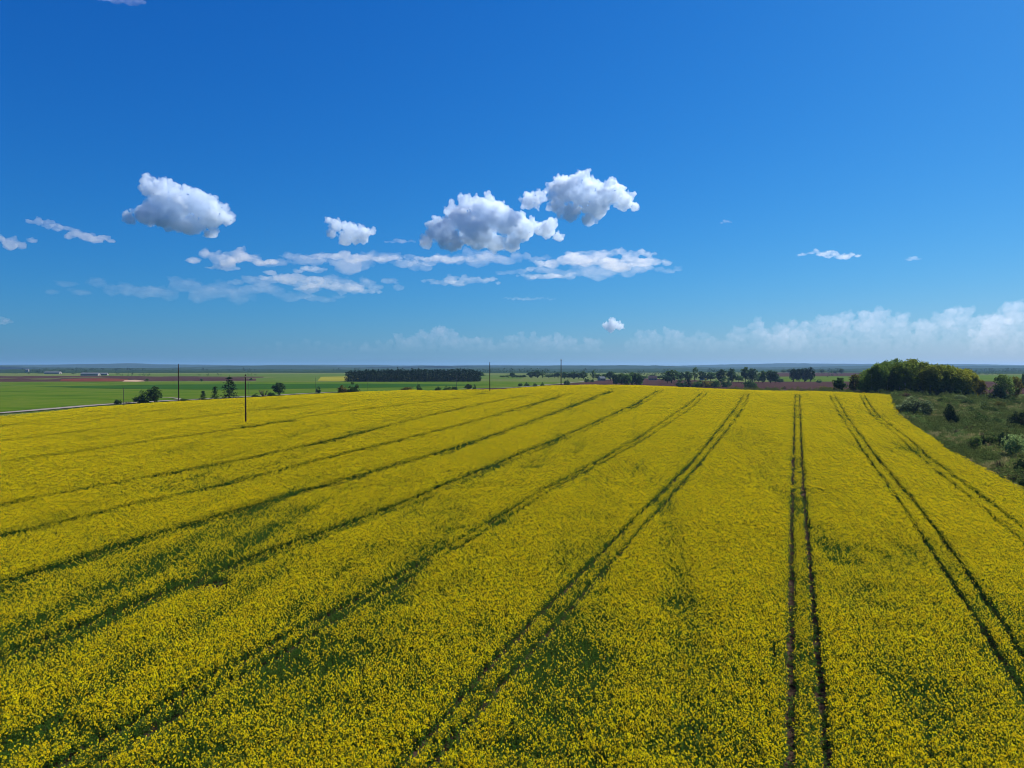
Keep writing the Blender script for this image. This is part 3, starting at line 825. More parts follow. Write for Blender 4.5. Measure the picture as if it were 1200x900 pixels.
trng = np.random.default_rng(99)
COL = {'dark': (.045, .088, .026), 'mid': (.055, .105, .024), 'light': (.14, .21, .05), 'yellow': (.30, .29, .03), 'olive': (.13, .12, .022),
       'conifer': (.016, .036, .016), 'willow': (.16, .21, .09), 'pale': (.26, .36, .12), 'brown': (.12, .085, .05), 'grey': (.19, .18, .13), 'deep': (.032, .066, .024)}
NAMES = {'birch': 'birch_tree', 'round': 'broadleaf_tree', 'oval': 'broadleaf_tree', 'poplar': 'poplar_tree', 'spruce': 'spruce_tree', 'ragged': 'spruce_tree',
         'bush': 'bush', 'willow': 'willow_bush', 'juniper': 'juniper_bush', 'sapling': 'sapling', 'bare': 'bare_bush'}
BUSHY = {'bush', 'willow', 'juniper', 'bare'}
count = {}
def plant(k, x, y, h, w, col, label, group=None, sink=.0):
    """one tree or bush, h high and w wide, standing on the ground at (x, y)"""
    vs = KINDS[k]; i = count.get(k, 0); count[k] = i + 1
    cr, tr, hw = vs[i % len(vs)]
    s = w / (2 * hw)
    root = empty(NAMES[k], (x, y, float(zg(x, y)) - sink), trng.uniform(0, 6.28), (s, s, h))
    tag(root, label, 'bush' if k in BUSHY else 'tree', group)
    c = link('foliage' if k in BUSHY else 'crown', cr, root); t = link('stem' if k in BUSHY else 'trunk', tr, root)
    b = COL[col] if isinstance(col, str) else col
    j = trng.uniform(.85, 1.15) * (1.45 if y > 600 else 1.0)  # random tone; far plants painted lighter, as if seen through haze
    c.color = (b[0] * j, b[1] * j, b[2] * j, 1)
    return root
def plant_px(k, u, v_base, v_top, w_px, col, label, group=None, D=None):
    """placed where its foot is seen, or at distance D when the foot is hidden"""
    p = at(u, v_base) if D is None else at_d(u, D)
    D = p[1]; h = z_of(v_top, D) - float(zg(*p)); w = w_px / F * D
    return plant(k, p[0], p[1], max(h, .4), w, col, label, group)

# --- along the gravel road on the left
RB = 'bushes and trees along the gravel road'
for k, u, vb, vt, w, c, lab in (
    ('bush', 138, 474, 466.5, 9, 'deep', 'small dark bush beside the road, left of the thin grey pole'),
    ('bare', 150, 475.5, 468.5, 11, 'grey', 'pale grey leafless bush right behind the thin grey pole'),
    ('bush', 166, 473, 458.5, 20, 'mid', 'round green bush at the roadside, left one of a touching pair'),
    ('oval', 181, 473, 452, 17, 'mid', 'taller pointed tree at the roadside, right one of a touching pair'),
    ('bush', 217, 470, 466.5, 12, 'mid', 'low flat bush in front of the tall lone pole and sandy track'),
    ('spruce', 238, 468.5, 457.5, 9, 'deep', 'small dark cone-shaped tree left of the big spruce'),
    ('spruce', 252, 468, 452, 11, 'mid', 'slim green spruce close to the left of the big spruce'),
    ('ragged', 269, 467.8, 439.5, 26, 'conifer', 'big ragged dark spruce with a side branch by the road'),
    ('bush', 299, 466.5, 461, 10, 'dark', 'low dark bush right beside the nearest wooden pole'),
    ('bare', 309, 465.5, 454.5, 17, 'brown', 'brown half-leafless bush right of the nearest wooden pole'),
    ('oval', 327, 463.5, 447.5, 15, 'dark', 'dark pointed tree right of the brown bush by the road'),
    ('bush', 318, 464.5, 458, 9, 'dark', 'dark small bush between the brown bush and the pointed tree'),
    ('bush', 373, 461, 453.5, 7, 'deep', 'single small dark bush at the field edge, beside a thin far pole')):
    plant_px(k, u, vb, vt, w, c, lab, RB)
MB = 'bushes behind the middle of the yellow field'
for k, u, vb, vt, w, c, lab, D in (
    ('bush', 402, 459.5, 450, 15, 'olive', 'olive bush below the left end of the conifer plantation, left of a pair', 430),
    ('bush', 414, 459.5, 447.5, 16, 'mid', 'green bush below the left end of the conifer plantation, right of a pair', 430),
    ('bush', 478, 459, 451.5, 18, 'olive', 'wide low bush below the middle of the conifer plantation', 480),
    ('bush', 491, 458, 451, 8, 'dark', 'small bush right beside the wide low bush under the plantation', 500),
    ('bush', 513, 458, 452.5, 9, 'mid', 'small low bush, left of two below the right half of the plantation', 520),
    ('bush', 524, 458, 452, 10, 'mid', 'small low bush, right of two below the right half of the plantation', 520),
    ('bush', 532, 458, 451.2, 9, 'dark', 'dark low bush just left of the round bush below the plantation end', 520),
    ('round', 549, 457.5, 449.5, 11, 'dark', 'dark round bush below the right end of the conifer plantation', 520),
    ('bush', 556, 457, 451, 5, 'dark', 'tiny bush touching the dark round bush below the plantation end', 530),
    ('bush', 609.5, 452.5, 448.2, 6, 'dark', 'first of four small dark bushes in a row right of the mid pole', 690),
    ('bush', 617.5, 452.2, 447.8, 8, 'dark', 'second and widest of four small dark bushes right of the mid pole', 690),
    ('bush', 627, 452, 448, 6, 'mid', 'third of four small bushes in a row, left of the tall pole', 690),
    ('bush', 635.5, 451.7, 448.2, 5, 'dark', 'fourth and smallest of four bushes in a row, left of the tall pole', 690),
    ('bush', 664, 451.4, 444, 8, 'dark', 'dark bush just right of the tall pole on the crest', 700),
    ('bush', 688, 449, 442, 7, 'dark', 'dark bush on the farm track, left one of two', 850),
    ('bush', 694, 448.6, 443.5, 5, 'dark', 'small dark bush on the farm track, right one of two', 850)):
    plant_px(k, u, vb, vt, w, c, lab, MB, D)

# --- tree belt behind the crest, left to right
BELT = 'far tree belt behind the crest'
belt = [  # kind, u, v_top, width px, D, colour
    ('round', 563, 435.5, 8, 1250, 'deep'), ('round', 589, 439.8, 5, 1250, 'dark'), ('round', 594, 439.6, 4, 1250, 'dark'), ('oval', 600.5, 436.2, 5.5, 1220, 'deep'), ('round', 606, 439.5, 6, 1200, 'dark'), ('round', 613, 439, 7, 1200, 'deep'),
    ('oval', 622, 434.8, 6, 1180, 'dark'), ('oval', 630, 433.6, 7.5, 1180, 'deep'), ('poplar', 636, 435, 4, 1180, 'dark'), ('round', 643, 438.8, 8, 1180, 'mid'), ('round', 650, 438, 7, 1180, 'dark'), ('oval', 654, 436, 5, 1180, 'deep'),
    ('oval', 661.5, 435.6, 6, 1100, 'dark'), ('round', 667, 437, 7, 1100, 'deep'), ('oval', 672, 435, 6, 1080, 'dark'), ('round', 678, 436.6, 7, 1080, 'deep'), ('oval', 684, 434.6, 6.5, 1050, 'dark'), ('poplar', 695, 433.6, 4.5, 1000, 'mid'),
    ('round', 701, 437.6, 7, 1000, 'deep'), ('round', 708, 437.4, 5, 1000, 'dark'), ('round', 715.5, 434.6, 9, 950, 'deep'),
    ('round', 765, 438.6, 7, 1050, 'deep'), ('round', 755, 440, 6, 1050, 'mid'), ('round', 773, 440, 7, 1050, 'mid'), ('round', 779, 439, 6, 1000, 'dark')]
ordn = ['first', 'second', 'third', 'fourth', 'fifth', 'sixth', 'seventh', 'eighth', 'ninth', 'tenth', 'eleventh', 'twelfth', 'thirteenth', 'fourteenth', 'fifteenth', 'sixteenth', 'seventeenth', 'eighteenth', 'nineteenth', 'twentieth']
shape_word = {'round': 'rounded', 'oval': 'upright', 'poplar': 'slim tall'}
for i, (k, u, vt, w, D, c) in enumerate(belt):
    if i == 0: lab = 'dark rounded tree touching the right end of the conifer plantation'
    elif u < 657: lab = '%s far tree, %s in the hazy row left of the tall pole' % (shape_word[k], ordn[i - 1])
    elif u < 720: lab = '%s far tree, %s after the tall pole in the hazy row' % (shape_word[k], ordn[i - 12])
    else: lab = '%s far tree, %s right of the dark square thicket on the crest' % (shape_word[k], ordn[[755, 765, 773, 779].index(u)])
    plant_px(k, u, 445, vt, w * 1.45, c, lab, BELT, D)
TH = 'trees of the dark square thicket on the crest'
for i, (u, vt, w, D, c) in enumerate(((722, 438, 9, 690, 'deep'), (728, 436.6, 10, 700, 'dark'), (734, 437, 10, 680, 'mid'), (740, 435.6, 11, 700, 'dark'), (746, 436.4, 10, 690, 'deep'), (750, 438.4, 8, 680, 'dark'))):
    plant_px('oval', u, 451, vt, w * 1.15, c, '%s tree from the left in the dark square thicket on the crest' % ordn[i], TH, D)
RC = 'trees right of the middle on the crest'
for k, u, vt, w, D, c, lab in (
    ('round', 787, 432.8, 17, 800, 'dark', 'big rounded tree at the left end of the crest tree cluster'),
    ('round', 782, 439.5, 10, 790, 'deep', 'lower dark tree at the left foot of the crest tree cluster'),
    ('round', 797, 435, 11, 850, 'deep', 'dark tree second from the left in the crest tree cluster'),
    ('round', 806, 434.6, 12, 870, 'dark', 'rounded tree just left of the poplar that overtops the crest cluster'),
    ('poplar', 814.5, 429.2, 6, 900, 'mid', 'slim pale poplar that overtops the crest tree cluster'),
    ('round', 823, 434.4, 10, 900, 'deep', 'dark rounded tree just right of the slim poplar'),
    ('round', 833, 434.8, 11, 900, 'dark', 'rounded tree between the slim poplar and two upright dark trees'),
    ('spruce', 807, 441.8, 8, 640, 'conifer', 'small dark conifer among the low bushes under the crest cluster'),
    ('bush', 799, 444.6, 13, 650, 'dark', 'wide green bush left of the small dark conifer on the crest'),
    ('bush', 817, 444.6, 12, 640, 'mid', 'lighter bush right of the small dark conifer on the crest'),
    ('bush', 828, 443.8, 12, 640, 'olive', 'olive bush on the crest between lighter bush and dark bush'),
    ('bush', 838, 442.6, 11, 640, 'dark', 'dark bush on the crest below two upright dark trees'),
    ('bush', 851, 443, 11, 650, 'deep', 'deep green bush below the two upright dark trees'),
    ('oval', 846, 431.6, 10, 820, 'deep', 'upright dark tree, left one of two right of the cluster'),
    ('oval', 857.5, 431.4, 10, 820, 'deep', 'upright dark tree, right one of two right of the cluster'),
    ('round', 866, 439.6, 10, 820, 'mid', 'low green tree right of the two upright dark trees'),
    ('round', 873.5, 429, 11, 840, 'dark', 'tallest rounded tree, loose crown, above the lone crest bush'),
    ('oval', 882, 431.2, 10, 820, 'deep', 'dark upright tree beside the tallest rounded tree'),
    ('round', 889, 439, 8, 830, 'mid', 'low tree right of the dark upright tree above the crest bush'),
    ('oval', 894, 433.8, 9, 800, 'dark', 'upright tree left of a dark pointed pair on the crest'),
    ('oval', 903, 432.8, 9, 800, 'deep', 'dark pointed tree, left one of a pair before the green field'),
    ('oval', 908.5, 434.4, 8, 800, 'deep', 'dark pointed tree, right one of a pair before the green field'),
    ('round', 914, 443, 7, 790, 'deep', 'low round tree at the right foot of the dark pointed pair'),
    ('bush', 879.5, 444.4, 15, 620, 'dark', 'lone wide dark bush standing on the yellow crest edge'),
    ('bush', 919, 452.6, 6, 600, 'brown', 'tiny brown bush on the ploughed field behind the crest'),
    ('bush', 968, 451, 18, 500, 'olive', 'low olive scrub left of the round dark tree at the grove'),
    ('oval', 930, 431.6, 8, 860, 'conifer', 'first from the left of four dark trees in a tight row'),
    ('oval', 936.5, 431, 7.5, 860, 'conifer', 'second from the left of four dark trees in a tight row'),
    ('oval', 943, 430.2, 8, 860, 'conifer', 'third from the left of four dark trees in a tight row'),
    ('oval', 949.5, 429.6, 8.5, 860, 'conifer', 'rightmost and tallest of four dark trees in a tight row'),
    ('round', 918, 433.4, 5, 2000, 'dark', 'very far hazy tree left of the tight row of dark trees'),
    ('round', 925, 432, 6, 2000, 'dark', 'very far hazy tree close to the tight row of dark trees'),
    ('round', 963, 432.6, 6, 2000, 'dark', 'very far hazy tree right of the tight row of dark trees'),
    ('round', 979, 433.6, 7, 1900, 'dark', 'very far hazy low tree above the round dark tree at the grove'),
    ('oval', 986, 431.6, 5, 1900, 'dark', 'very far hazy upright tree left above the birch grove'),
    ('bush', 960, 444.6, 6, 820, 'dark', 'small dark bush right of the tight row of dark trees')):
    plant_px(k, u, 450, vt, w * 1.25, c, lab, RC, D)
for i, (u, vt, w, D) in enumerate(((34, 436.4, 5, 1900), (62, 437, 8, 1900), (86, 437.4, 6, 1800), (138, 437.5, 5, 1700), (172, 443.4, 4, 900), (236, 443.6, 4, 900), (294, 442.6, 4, 950), (18, 437, 7, 2000), (48, 437.4, 9, 1950))):
    plant_px('round', u, 445, vt, w, 'dark', '%s far tree counted from the left edge among trees near the pale sheds' % ordn[sorted([34, 62, 86, 138, 172, 236, 294, 18, 48]).index(u)], 'far trees on the left plain', D)

# --- the birch grove on the right
GB = 'birch grove at the right end of the field'
gr = np.random.default_rng(5)
grove = []
def outline(u):   # row of the grove's top outline
    return np.interp(u, [1008, 1018, 1030, 1050, 1068, 1085, 1105, 1122, 1134, 1142], [440, 431, 423, 418.5, 418.5, 421.5, 424, 427, 431, 440])
n_front, n_back = 17, 15
for r, n, D0 in ((0, n_front, 316), (1, n_back, 334), (2, 11, 350)):
    for i in range(n):
        u = 1012 + (1138 - 1012) * (i + .5 + gr.uniform(-.3, .3)) / n
        D = D0 + gr.uniform(-5, 5)
        grove.append((u, D, outline(u) + gr.uniform(-1, 6) + (1.5 if r == 0 else 0), r))
seq = {0: 0, 1: 0, 2: 0}
rowname = ('front', 'middle', 'back')
big_ord = ordn + ['twenty-first']
for u, D, vt, r in grove:
    yel = np.clip((u - 1050) / 80, 0, 1) * .6 + gr.uniform(-.2, .2)  # sunlit right end painted in: leaves turn yellower rightwards, plus random tone
    a = np.array((.11, .175, .03)); b = np.array(COL['yellow'])
    c = a * (1 - np.clip(yel, 0, 1)) + b * np.clip(yel, 0, 1)
    p = at_d(u, D); h = z_of(vt, D) - float(zg(*p))
    plant('birch', p[0], p[1], h, gr.uniform(7.0, 10.0), tuple(c), '%s birch from the left in the %s row of the right grove' % (big_ord[seq[r]], rowname[r]), GB)
    seq[r] += 1
for k, u, vt, w, D, c, lab in (
    ('round', 984, 441.5, 20, 325, 'dark', 'dark round tree standing alone left of the birch grove'),
    ('oval', 1003, 437.4, 17, 330, 'olive', 'olive tree touching the left end of the birch grove'),
    ('round', 1011, 443, 12, 322, 'mid', 'low green tree at the left foot of the birch grove'),
    ('spruce', 1139, 437, 6, 322, 'mid', 'slim young spruce at the right end of the birch grove'),
    ('birch', 1145, 440.5, 12, 318, 'yellow', 'short yellow-green birch right outside the grove'),
    ('birch', 1150, 444, 10, 312, 'olive', 'small thin olive birch at the far right of the grove'),
    ('bare', 1157, 455, 18, 300, 'brown', 'dark brown scrub between the grove and the lone light birch'),
    ('birch', 1176, 437, 20, 300, 'light', 'lone light green birch near the right edge of the picture'),
    ('birch', 1189, 440, 14, 305, 'olive', 'ochre birch right behind the lone light green one'),
    ('bush', 1170, 452, 16, 296, 'dark', 'dark bush at the foot of the lone light birch'),
    ('round', 1202, 434.5, 12, 500, 'dark', 'dark tree cut by the right edge beyond the ploughed field')):
    plant_px(k, u, 460, vt, w, c, lab, 'trees beside the birch grove', D)

for i in range(16):
    u = 1016 + i * 8.0 + gr.uniform(-2, 2)
    plant_px(('bush', 'willow', 'bush', 'juniper')[i % 4], u, 460, 455.5 + gr.uniform(-3, 1.5), gr.uniform(9, 13), ('dark', 'mid', 'deep', 'deep')[i % 4], '%s bush from the left in the undergrowth along the grove front' % ordn[i], 'undergrowth at the grove', 309 + gr.uniform(-2, 3))

# --- shrubs on the fallow strip
SH = 'shrubs on the fallow strip'
for k, u, vb, vt, w, c, lab in (
    ('willow', 1071, 485.5, 464.5, 41, 'willow', 'large dome-shaped pale willow bush next to the field edge'),
    ('juniper', 1114, 496.5, 475, 18, 'conifer', 'dark blackish juniper standing alone below the grove'),
    ('juniper', 1094, 463, 456, 12, 'deep', 'dark low bush in front of the grove trunks'),
    ('bush', 1105, 472, 464, 14, 'mid', 'green shrub behind the dark juniper'),
    ('bush', 1134, 474, 466, 15, 'dark', 'dark shrub upper middle of the fallow strip'),
    ('willow', 1124, 469, 462.5, 16, 'willow', 'small pale shrub close in front of the grove'),
    ('bush', 1151, 470, 463, 13, 'mid', 'shrub below the short yellow birch'),
    ('bush', 1138, 484, 476, 13, 'deep', 'dark shrub right of the blackish juniper'),
    ('bush', 1150, 495, 484, 20, 'mid', 'wide green shrub in the middle of the fallow strip'),
    ('bush', 1166, 497, 488, 15, 'dark', 'dark shrub right of the wide green shrub'),
    ('willow', 1172, 478, 470, 16, 'olive', 'olive shrub below the lone light birch'),
    ('bush', 1188, 474, 466, 14, 'dark', 'dark shrub near the right edge below the ochre birch'),
    ('juniper', 1194, 503, 484, 24, 'conifer', 'big black-green juniper at the right edge'),
    ('juniper', 1178, 524, 505, 18, 'deep', 'dark shrub left behind the bright pale sapling'),
    ('bush', 1160, 522, 508, 15, 'mid', 'shrub left of the dark one beside the bright sapling'),
    ('sapling', 1143, 528, 511, 17, 'light', 'light green leafy sapling near the field edge'),
    ('bare', 1132, 527, 514, 15, 'brown', 'brown twiggy shrub left of the light green sapling'),
    ('juniper', 1151, 523, 511, 9, 'conifer', 'narrow black shrub touching the light green sapling'),
    ('sapling', 1187, 535, 509, 27, 'pale', 'bright pale green sapling, largest near the right edge'),
    ('sapling', 1200, 528, 514, 14, 'pale', 'pale sapling cut by the right edge of the picture'),
    ('bare', 1171, 553, 535, 15, 'brown', 'reddish brown twiggy bush below the bright sapling'),
    ('juniper', 1199, 558, 534, 20, 'deep', 'dark bush cut by the right edge under the bright sapling'),
    ('bare', 1187, 566, 552, 18, 'brown', 'low brown twiggy bush at the lower right field edge'),
    ('juniper', 1207, 574, 552, 22, 'deep', 'lowest dark bush at the right edge next to the crop'),
    ('bare', 1118, 510, 501, 17, 'grey', 'greyish dry shrub below the blackish juniper'),
    ('bare', 1136, 505, 497, 16, 'brown', 'brown dry shrub right below the blackish juniper'),
    ('bush', 1095, 478, 472, 9, 'deep', 'small dark shrub between the pale willow and the juniper'),
    ('bush', 1060, 466, 459, 16, 'brown', 'low brown scrub where the crop meets the grove'),
    ('bush', 1164, 483, 477, 12, 'mid', 'small green shrub right of the dark shrub row'),
    ('bush', 1182, 488, 481, 12, 'light', 'light green shrub left above the big right-edge juniper')):
    plant_px(k, u, vb, vt, w, c, lab, SH)

# --- the conifer plantation: a far wood that reads as one mass
def plantation():
    rng = np.random.default_rng(3); out = []; parts = []
    x0, y = at_d(411, 900); x1, _ = at_d(562, 900)
    for ix, x in enumerate(np.arange(x0, x1, 3.4)):
        for r in range(7):
            xx = x + rng.uniform(-1, 1); yy = 880 + r * 6 + rng.uniform(-1.5, 1.5) + (x - x0) * .05
            tp = np.interp(x, [x0, x0 + 8, (x0 + x1) / 2, x1 - 8, x1], [11.8, 13.4, 14.4, 14.0, 11.8]) + rng.normal(0, 1.0) + 1.4 * (vnoise(np.array(x / 11), np.array(r * 1.0), 8) - .5)
            n = 90 if r < 3 else 40
            t = rng.uniform(.0, 1, n); a = rng.uniform(0, 6.28, n); R = 2.5 * (1.04 - t) ** .5 * rng.uniform(.4, 1, n)
            q = np.c_[xx + np.cos(a) * R, yy + np.sin(a) * R, float(PLAIN - CROP) + t * tp]
            out.append(quads_at(rng, q, rng.uniform(.9, 1.8, n), .25, .8))
            if r < 2: parts.append(tube([(xx, yy, PLAIN - CROP - .2), (xx, yy, PLAIN - CROP + tp * .8)], [.12, .04], 4))
    v = np.concatenate(out); m1 = (v, np.arange(len(v)).reshape(-1, 4))
    vv, ff = join([m1] + parts)
    mi = np.r_[np.zeros(len(m1[1]), int), np.ones(len(ff) - len(m1[1]), int)]
    o = link('forest', mesh_np('forest', vv, ff, [M['needle'], M['bark']], mi)); o.color = (.017, .038, .018, 1)
    tag(o, 'dark block of planted conifers on the plain behind the field', 'forest', kind='stuff')
plantation()
def far_belts():
    """distant hedgerows and copses too small to tell apart"""
    rng = np.random.default_rng(31); out = []
    for u0, u1, D, h in ((-150, 130, 2300, 8), (-150, 420, 3000, 12), (140, 300, 1500, 5), (560, 800, 1600, 9), (560, 1010, 2300, 11), (880, 1010, 1500, 7), (1120, 1330, 1700, 9), (1120, 1330, 2500, 12), (640, 900, 1300, 7), (780, 915, 930, 8), (590, 716, 1170, 7)):
        xa = at_d(u0, D)[0]; xb = at_d(u1, D)[0]
        x = xa
        while x < xb:
            x += rng.uniform(3, 9) if rng.uniform() > .12 else rng.uniform(30, 120)
            hh = h * rng.uniform(.5, 1.25); R = hh * rng.uniform(.3, .55); n = 26
            q = rng.normal(size=(n, 3)); q /= np.linalg.norm(q, axis=1)[:, None]
            q = np.array((x, D + rng.uniform(-25, 25), PLAIN - CROP + hh * .52)) + q * (R, R, hh * .5)
            out.append(quads_at(rng, q, rng.uniform(1.2, 2.4, n) * hh / 9, .25, .8))
    v = np.concatenate(out)
    o = link('woods', mesh_np('woods', v, np.arange(len(v)).reshape(-1, 4), [M['leaf']])); o.color = (.022, .045, .016, 1)
    tag(o, 'far hazy hedgerows and copses scattered over the plain', 'woods', kind='stuff')
far_belts()

# ------------------------------------------------------------------ utility poles
def box(x0, x1, y0, y1, z0, z1):
    v = np.array([(x, y, z) for z in (z0, z1) for y in (y0, y1) for x in (x0, x1)])
    f = np.array([(0, 2, 3, 1), (4, 5, 7, 6), (0, 1, 5, 4), (2, 6, 7, 3), (0, 4, 6, 2), (1, 3, 7, 5)]); return v, f
def pole_meshes(h, r, mat, stub):
    z = np.linspace(-.5, h, 9)
    P = {}
    v, f = tube([(.02 * math.sin(q * .6), 0, q) for q in z], [r * (1.15 - .4 * max(q, 0) / h) for q in z], 10)
    cap = np.arange(len(v) - 10, len(v))
    me = mesh_np('shaft', v, f, [mat], smooth=True)
    P['shaft'] = [me]
    P['crossarm'] = [mesh_np('crossarm', *box(-.75, .75, -.055, .055, h - .45, h - .33), [mat])] if not stub else []
    ins = tube([(0, 0, 0), (0, 0, .06), (0, 0, .07), (0, 0, .13), (0, 0, .14), (0, 0, .20)], [.03, .03, .06, .05, .035, .025], 8)
    xs = (-.62, -.25, .25, .62) if not stub else (-.14, .14)
    P['insulator'] = [(mesh_np('insulator', ins[0] + (x, 0, h - .33 if not stub else h - .35 - .25 * (x > 0)), ins[1], [M['porcelain']], smooth=True)) for x in xs]
    if stub:
        P['hook'] = []
        for x in xs:
            zz = h - .35 - .25 * (x > 0)
            v, f = tube([(math.copysign(r * .5, x), 0, zz - .12), (x * .9, 0, zz - .12), (x, 0, zz - .05), (x, 0, zz + .03)], [.014, .014, .014, .012], 5)
            P['hook'].append(mesh_np('hook', v, f, [M['iron']]))
    else:
        v1 = tube([(-.5, .06, h - .40), (0, .10, h - .95)], [.018, .018], 4); v2 = tube([(.5, .06, h - .40), (0, .10, h - .95)], [.018, .018], 4)
        P['brace'] = [mesh_np('brace', *v1, [M['iron']]), mesh_np('brace', *v2, [M['iron']])]
    return P
def pole(x, y, h, r, label, group, mat, rz, stub=False):
    e = empty('utility_pole', (x, y, float(zg(x, y))), rz); tag(e, label, 'pole', group)
    for nm, ms in pole_meshes(h, r, mat, stub).items():
        for me in ms: link(nm, me, e)
    return e
WP = 'wooden poles of the line crossing the field'
def pole_px(u, v_foot, v_top, r, label, group, mat, rz, D=None, stub=False):
    p = at(u, v_foot) if D is None else at_d(u, D)
    pole(p[0], p[1], z_of(v_top, p[1]) - float(zg(*p)), r, label, group, mat, rz, stub)
line_dir = math.radians(-65)
pole_px(288, 499, 439, .17, 'tall dark wooden pole standing in the yellow field on the left', WP, M['pole'], line_dir, stub=True)
pole_px(574, 461.5, 424.5, .17, 'thin dark wooden pole at the field edge in the middle', WP, M['pole'], line_dir, stub=True)
pole_px(657.5, 456, 421, .21, 'tall dark wooden pole on the crest right of the middle', WP, M['pole'], line_dir, D=330)
pole_px(209, 466, 426.5, .19, 'tall dark pole behind the gravel road at the sandy track', WP, M['pole'], math.radians(20), D=285, stub=True)
GP = 'thin grey poles along the road'
for u, vt, D, lab in ((144.5, 454.5, 238, 'short thin grey pole at the field edge before the grey bush'),
                      (291.5, 448, 300, 'thin far pole peeping out right behind the nearest wooden pole'),
                      (370, 441.5, 330, 'thin grey pole beside the single small bush at the field edge'),
                      (431, 444.5, 400, 'thin far pole before the left part of the conifer plantation'),
                      (489.5, 444, 430, 'thin far pole before the middle of the conifer plantation'),
                      (535, 439.5, 440, 'thin far pole before the right part of the conifer plantation')):
    pole_px(u, 460, vt, .10, lab, GP, M['pole_grey'], math.radians(-40), D=D, stub=True)

# ------------------------------------------------------------------ farm buildings on the plain
def building(u, D, L, W, Hw, Hr, rz, roofmat, label, n_win=6):
    p = at_d(u, D); z = float(zg(*p))
    e = empty('farm_building', (p[0], p[1], z - .1), rz); tag(e, label, 'building', 'farm buildings on the plain')
    wv = np.array([(-L / 2, -W / 2, 0), (L / 2, -W / 2, 0), (L / 2, W / 2, 0), (-L / 2, W / 2, 0), (-L / 2, -W / 2, Hw), (L / 2, -W / 2, Hw), (L / 2, W / 2, Hw), (-L / 2, W / 2, Hw), (-L / 2, 0, Hw + Hr), (L / 2, 0, Hw + Hr)])
    me = bpy.data.meshes.new('wall'); me.from_pydata(wv.tolist(), [], [(0, 1, 5, 4), (1, 2, 6, 9, 5), (2, 3, 7, 6), (3, 0, 4, 8, 7)]); me.materials.append(M['wall_white']); link('wall', me, e)
    o_ = .5; s = Hr / (W / 2)
    for sg in (-1, 1):
        a = [(-L / 2 - o_, sg * (W / 2 + o_), Hw - s * o_ + .05), (L / 2 + o_, sg * (W / 2 + o_), Hw - s * o_ + .05), (L / 2 + o_, 0, Hw + Hr + .05), (-L / 2 - o_, 0, Hw + Hr + .05)]
        b = [(x, y, zz + .18) for x, y, zz in a]
        me = bpy.data.meshes.new('roof'); me.from_pydata(a + b, [], [(3, 2, 1, 0), (4, 5, 6, 7), (0, 1, 5, 4), (1, 2, 6, 5), (2, 3, 7, 6), (3, 0, 4, 7)]); me.materials.append(roofmat); link('roof', me, e)
    wm = mesh_np('window', *box(-.7, .7, -.04, .04, 0, 1.1), [M['dark_opening']])
    for i in range(n_win):
        for sg in (-1, 1):
            w = link('window', wm, e); w.location = (-L / 2 + L * (i + .5) / n_win, sg * (W / 2 + .02), Hw * .42)
    d = link('door', mesh_np('door', *box(-.05, .05, -1.3, 1.3, 0, Hw * .85), [M['roof_brown']]), e); d.location = (L / 2 + .03, 0, 0)
building(106, 1500, 34, 12, 3.4, 3, .1, M['roof_pale'], 'long pale shed on the far left plain, larger of two', 8)
building(121, 1530, 17, 11, 3.2, 2.6, .25, M['roof_pale'], 'shorter pale shed right of the long shed on the left plain', 4)
building(62, 1900, 40, 12, 3.4, 3, .0, M['roof_pale'], 'far grey-roofed shed left of the two pale sheds', 6)
building(32, 2600, 9, 9, 8.5, 3, .3, M['roof_pale'], 'tiny white tower-like house on the far left plain', 2)
building(705, 960, 8, 7, 3.0, 2.4, .5, M['roof_pale'], 'small white house in the trees left of the dark thicket', 2)
building(765, 980, 11, 8, 2.8, 3.4, -.2, M['roof_brown'], 'brown-roofed farmhouse right of the dark thicket', 3)
building(825, 1000, 9, 8, 3.0, 2.6, .3, M['roof_pale'], 'small white house half hidden in the crest tree cluster', 2)

# ------------------------------------------------------------------ haze over the plain
def haze():
    lo = float(GZ.min()) - 1.0
    v, f = box(-14200, 14200, -700, 15200, lo, 96.0)
    m, nt, out = new_mat('thin_haze')
    pv = nd(nt, 'ShaderNodeVolumePrincipled'); pv.inputs['Color'].default_value = (.34, .60, 1.0, 1); pv.inputs['Density'].default_value = HAZE_DENSITY; pv.inputs['Anisotropy'].default_value = .2
    nt.links.new(pv.outputs[0], out.inputs['Volume'])
    o = link('haze', mesh_np('haze', v, f, [m])); tag(o, 'thin blue haze over the plain', 'haze', kind='stuff')
HAZE_DENSITY = 5e-5
haze()

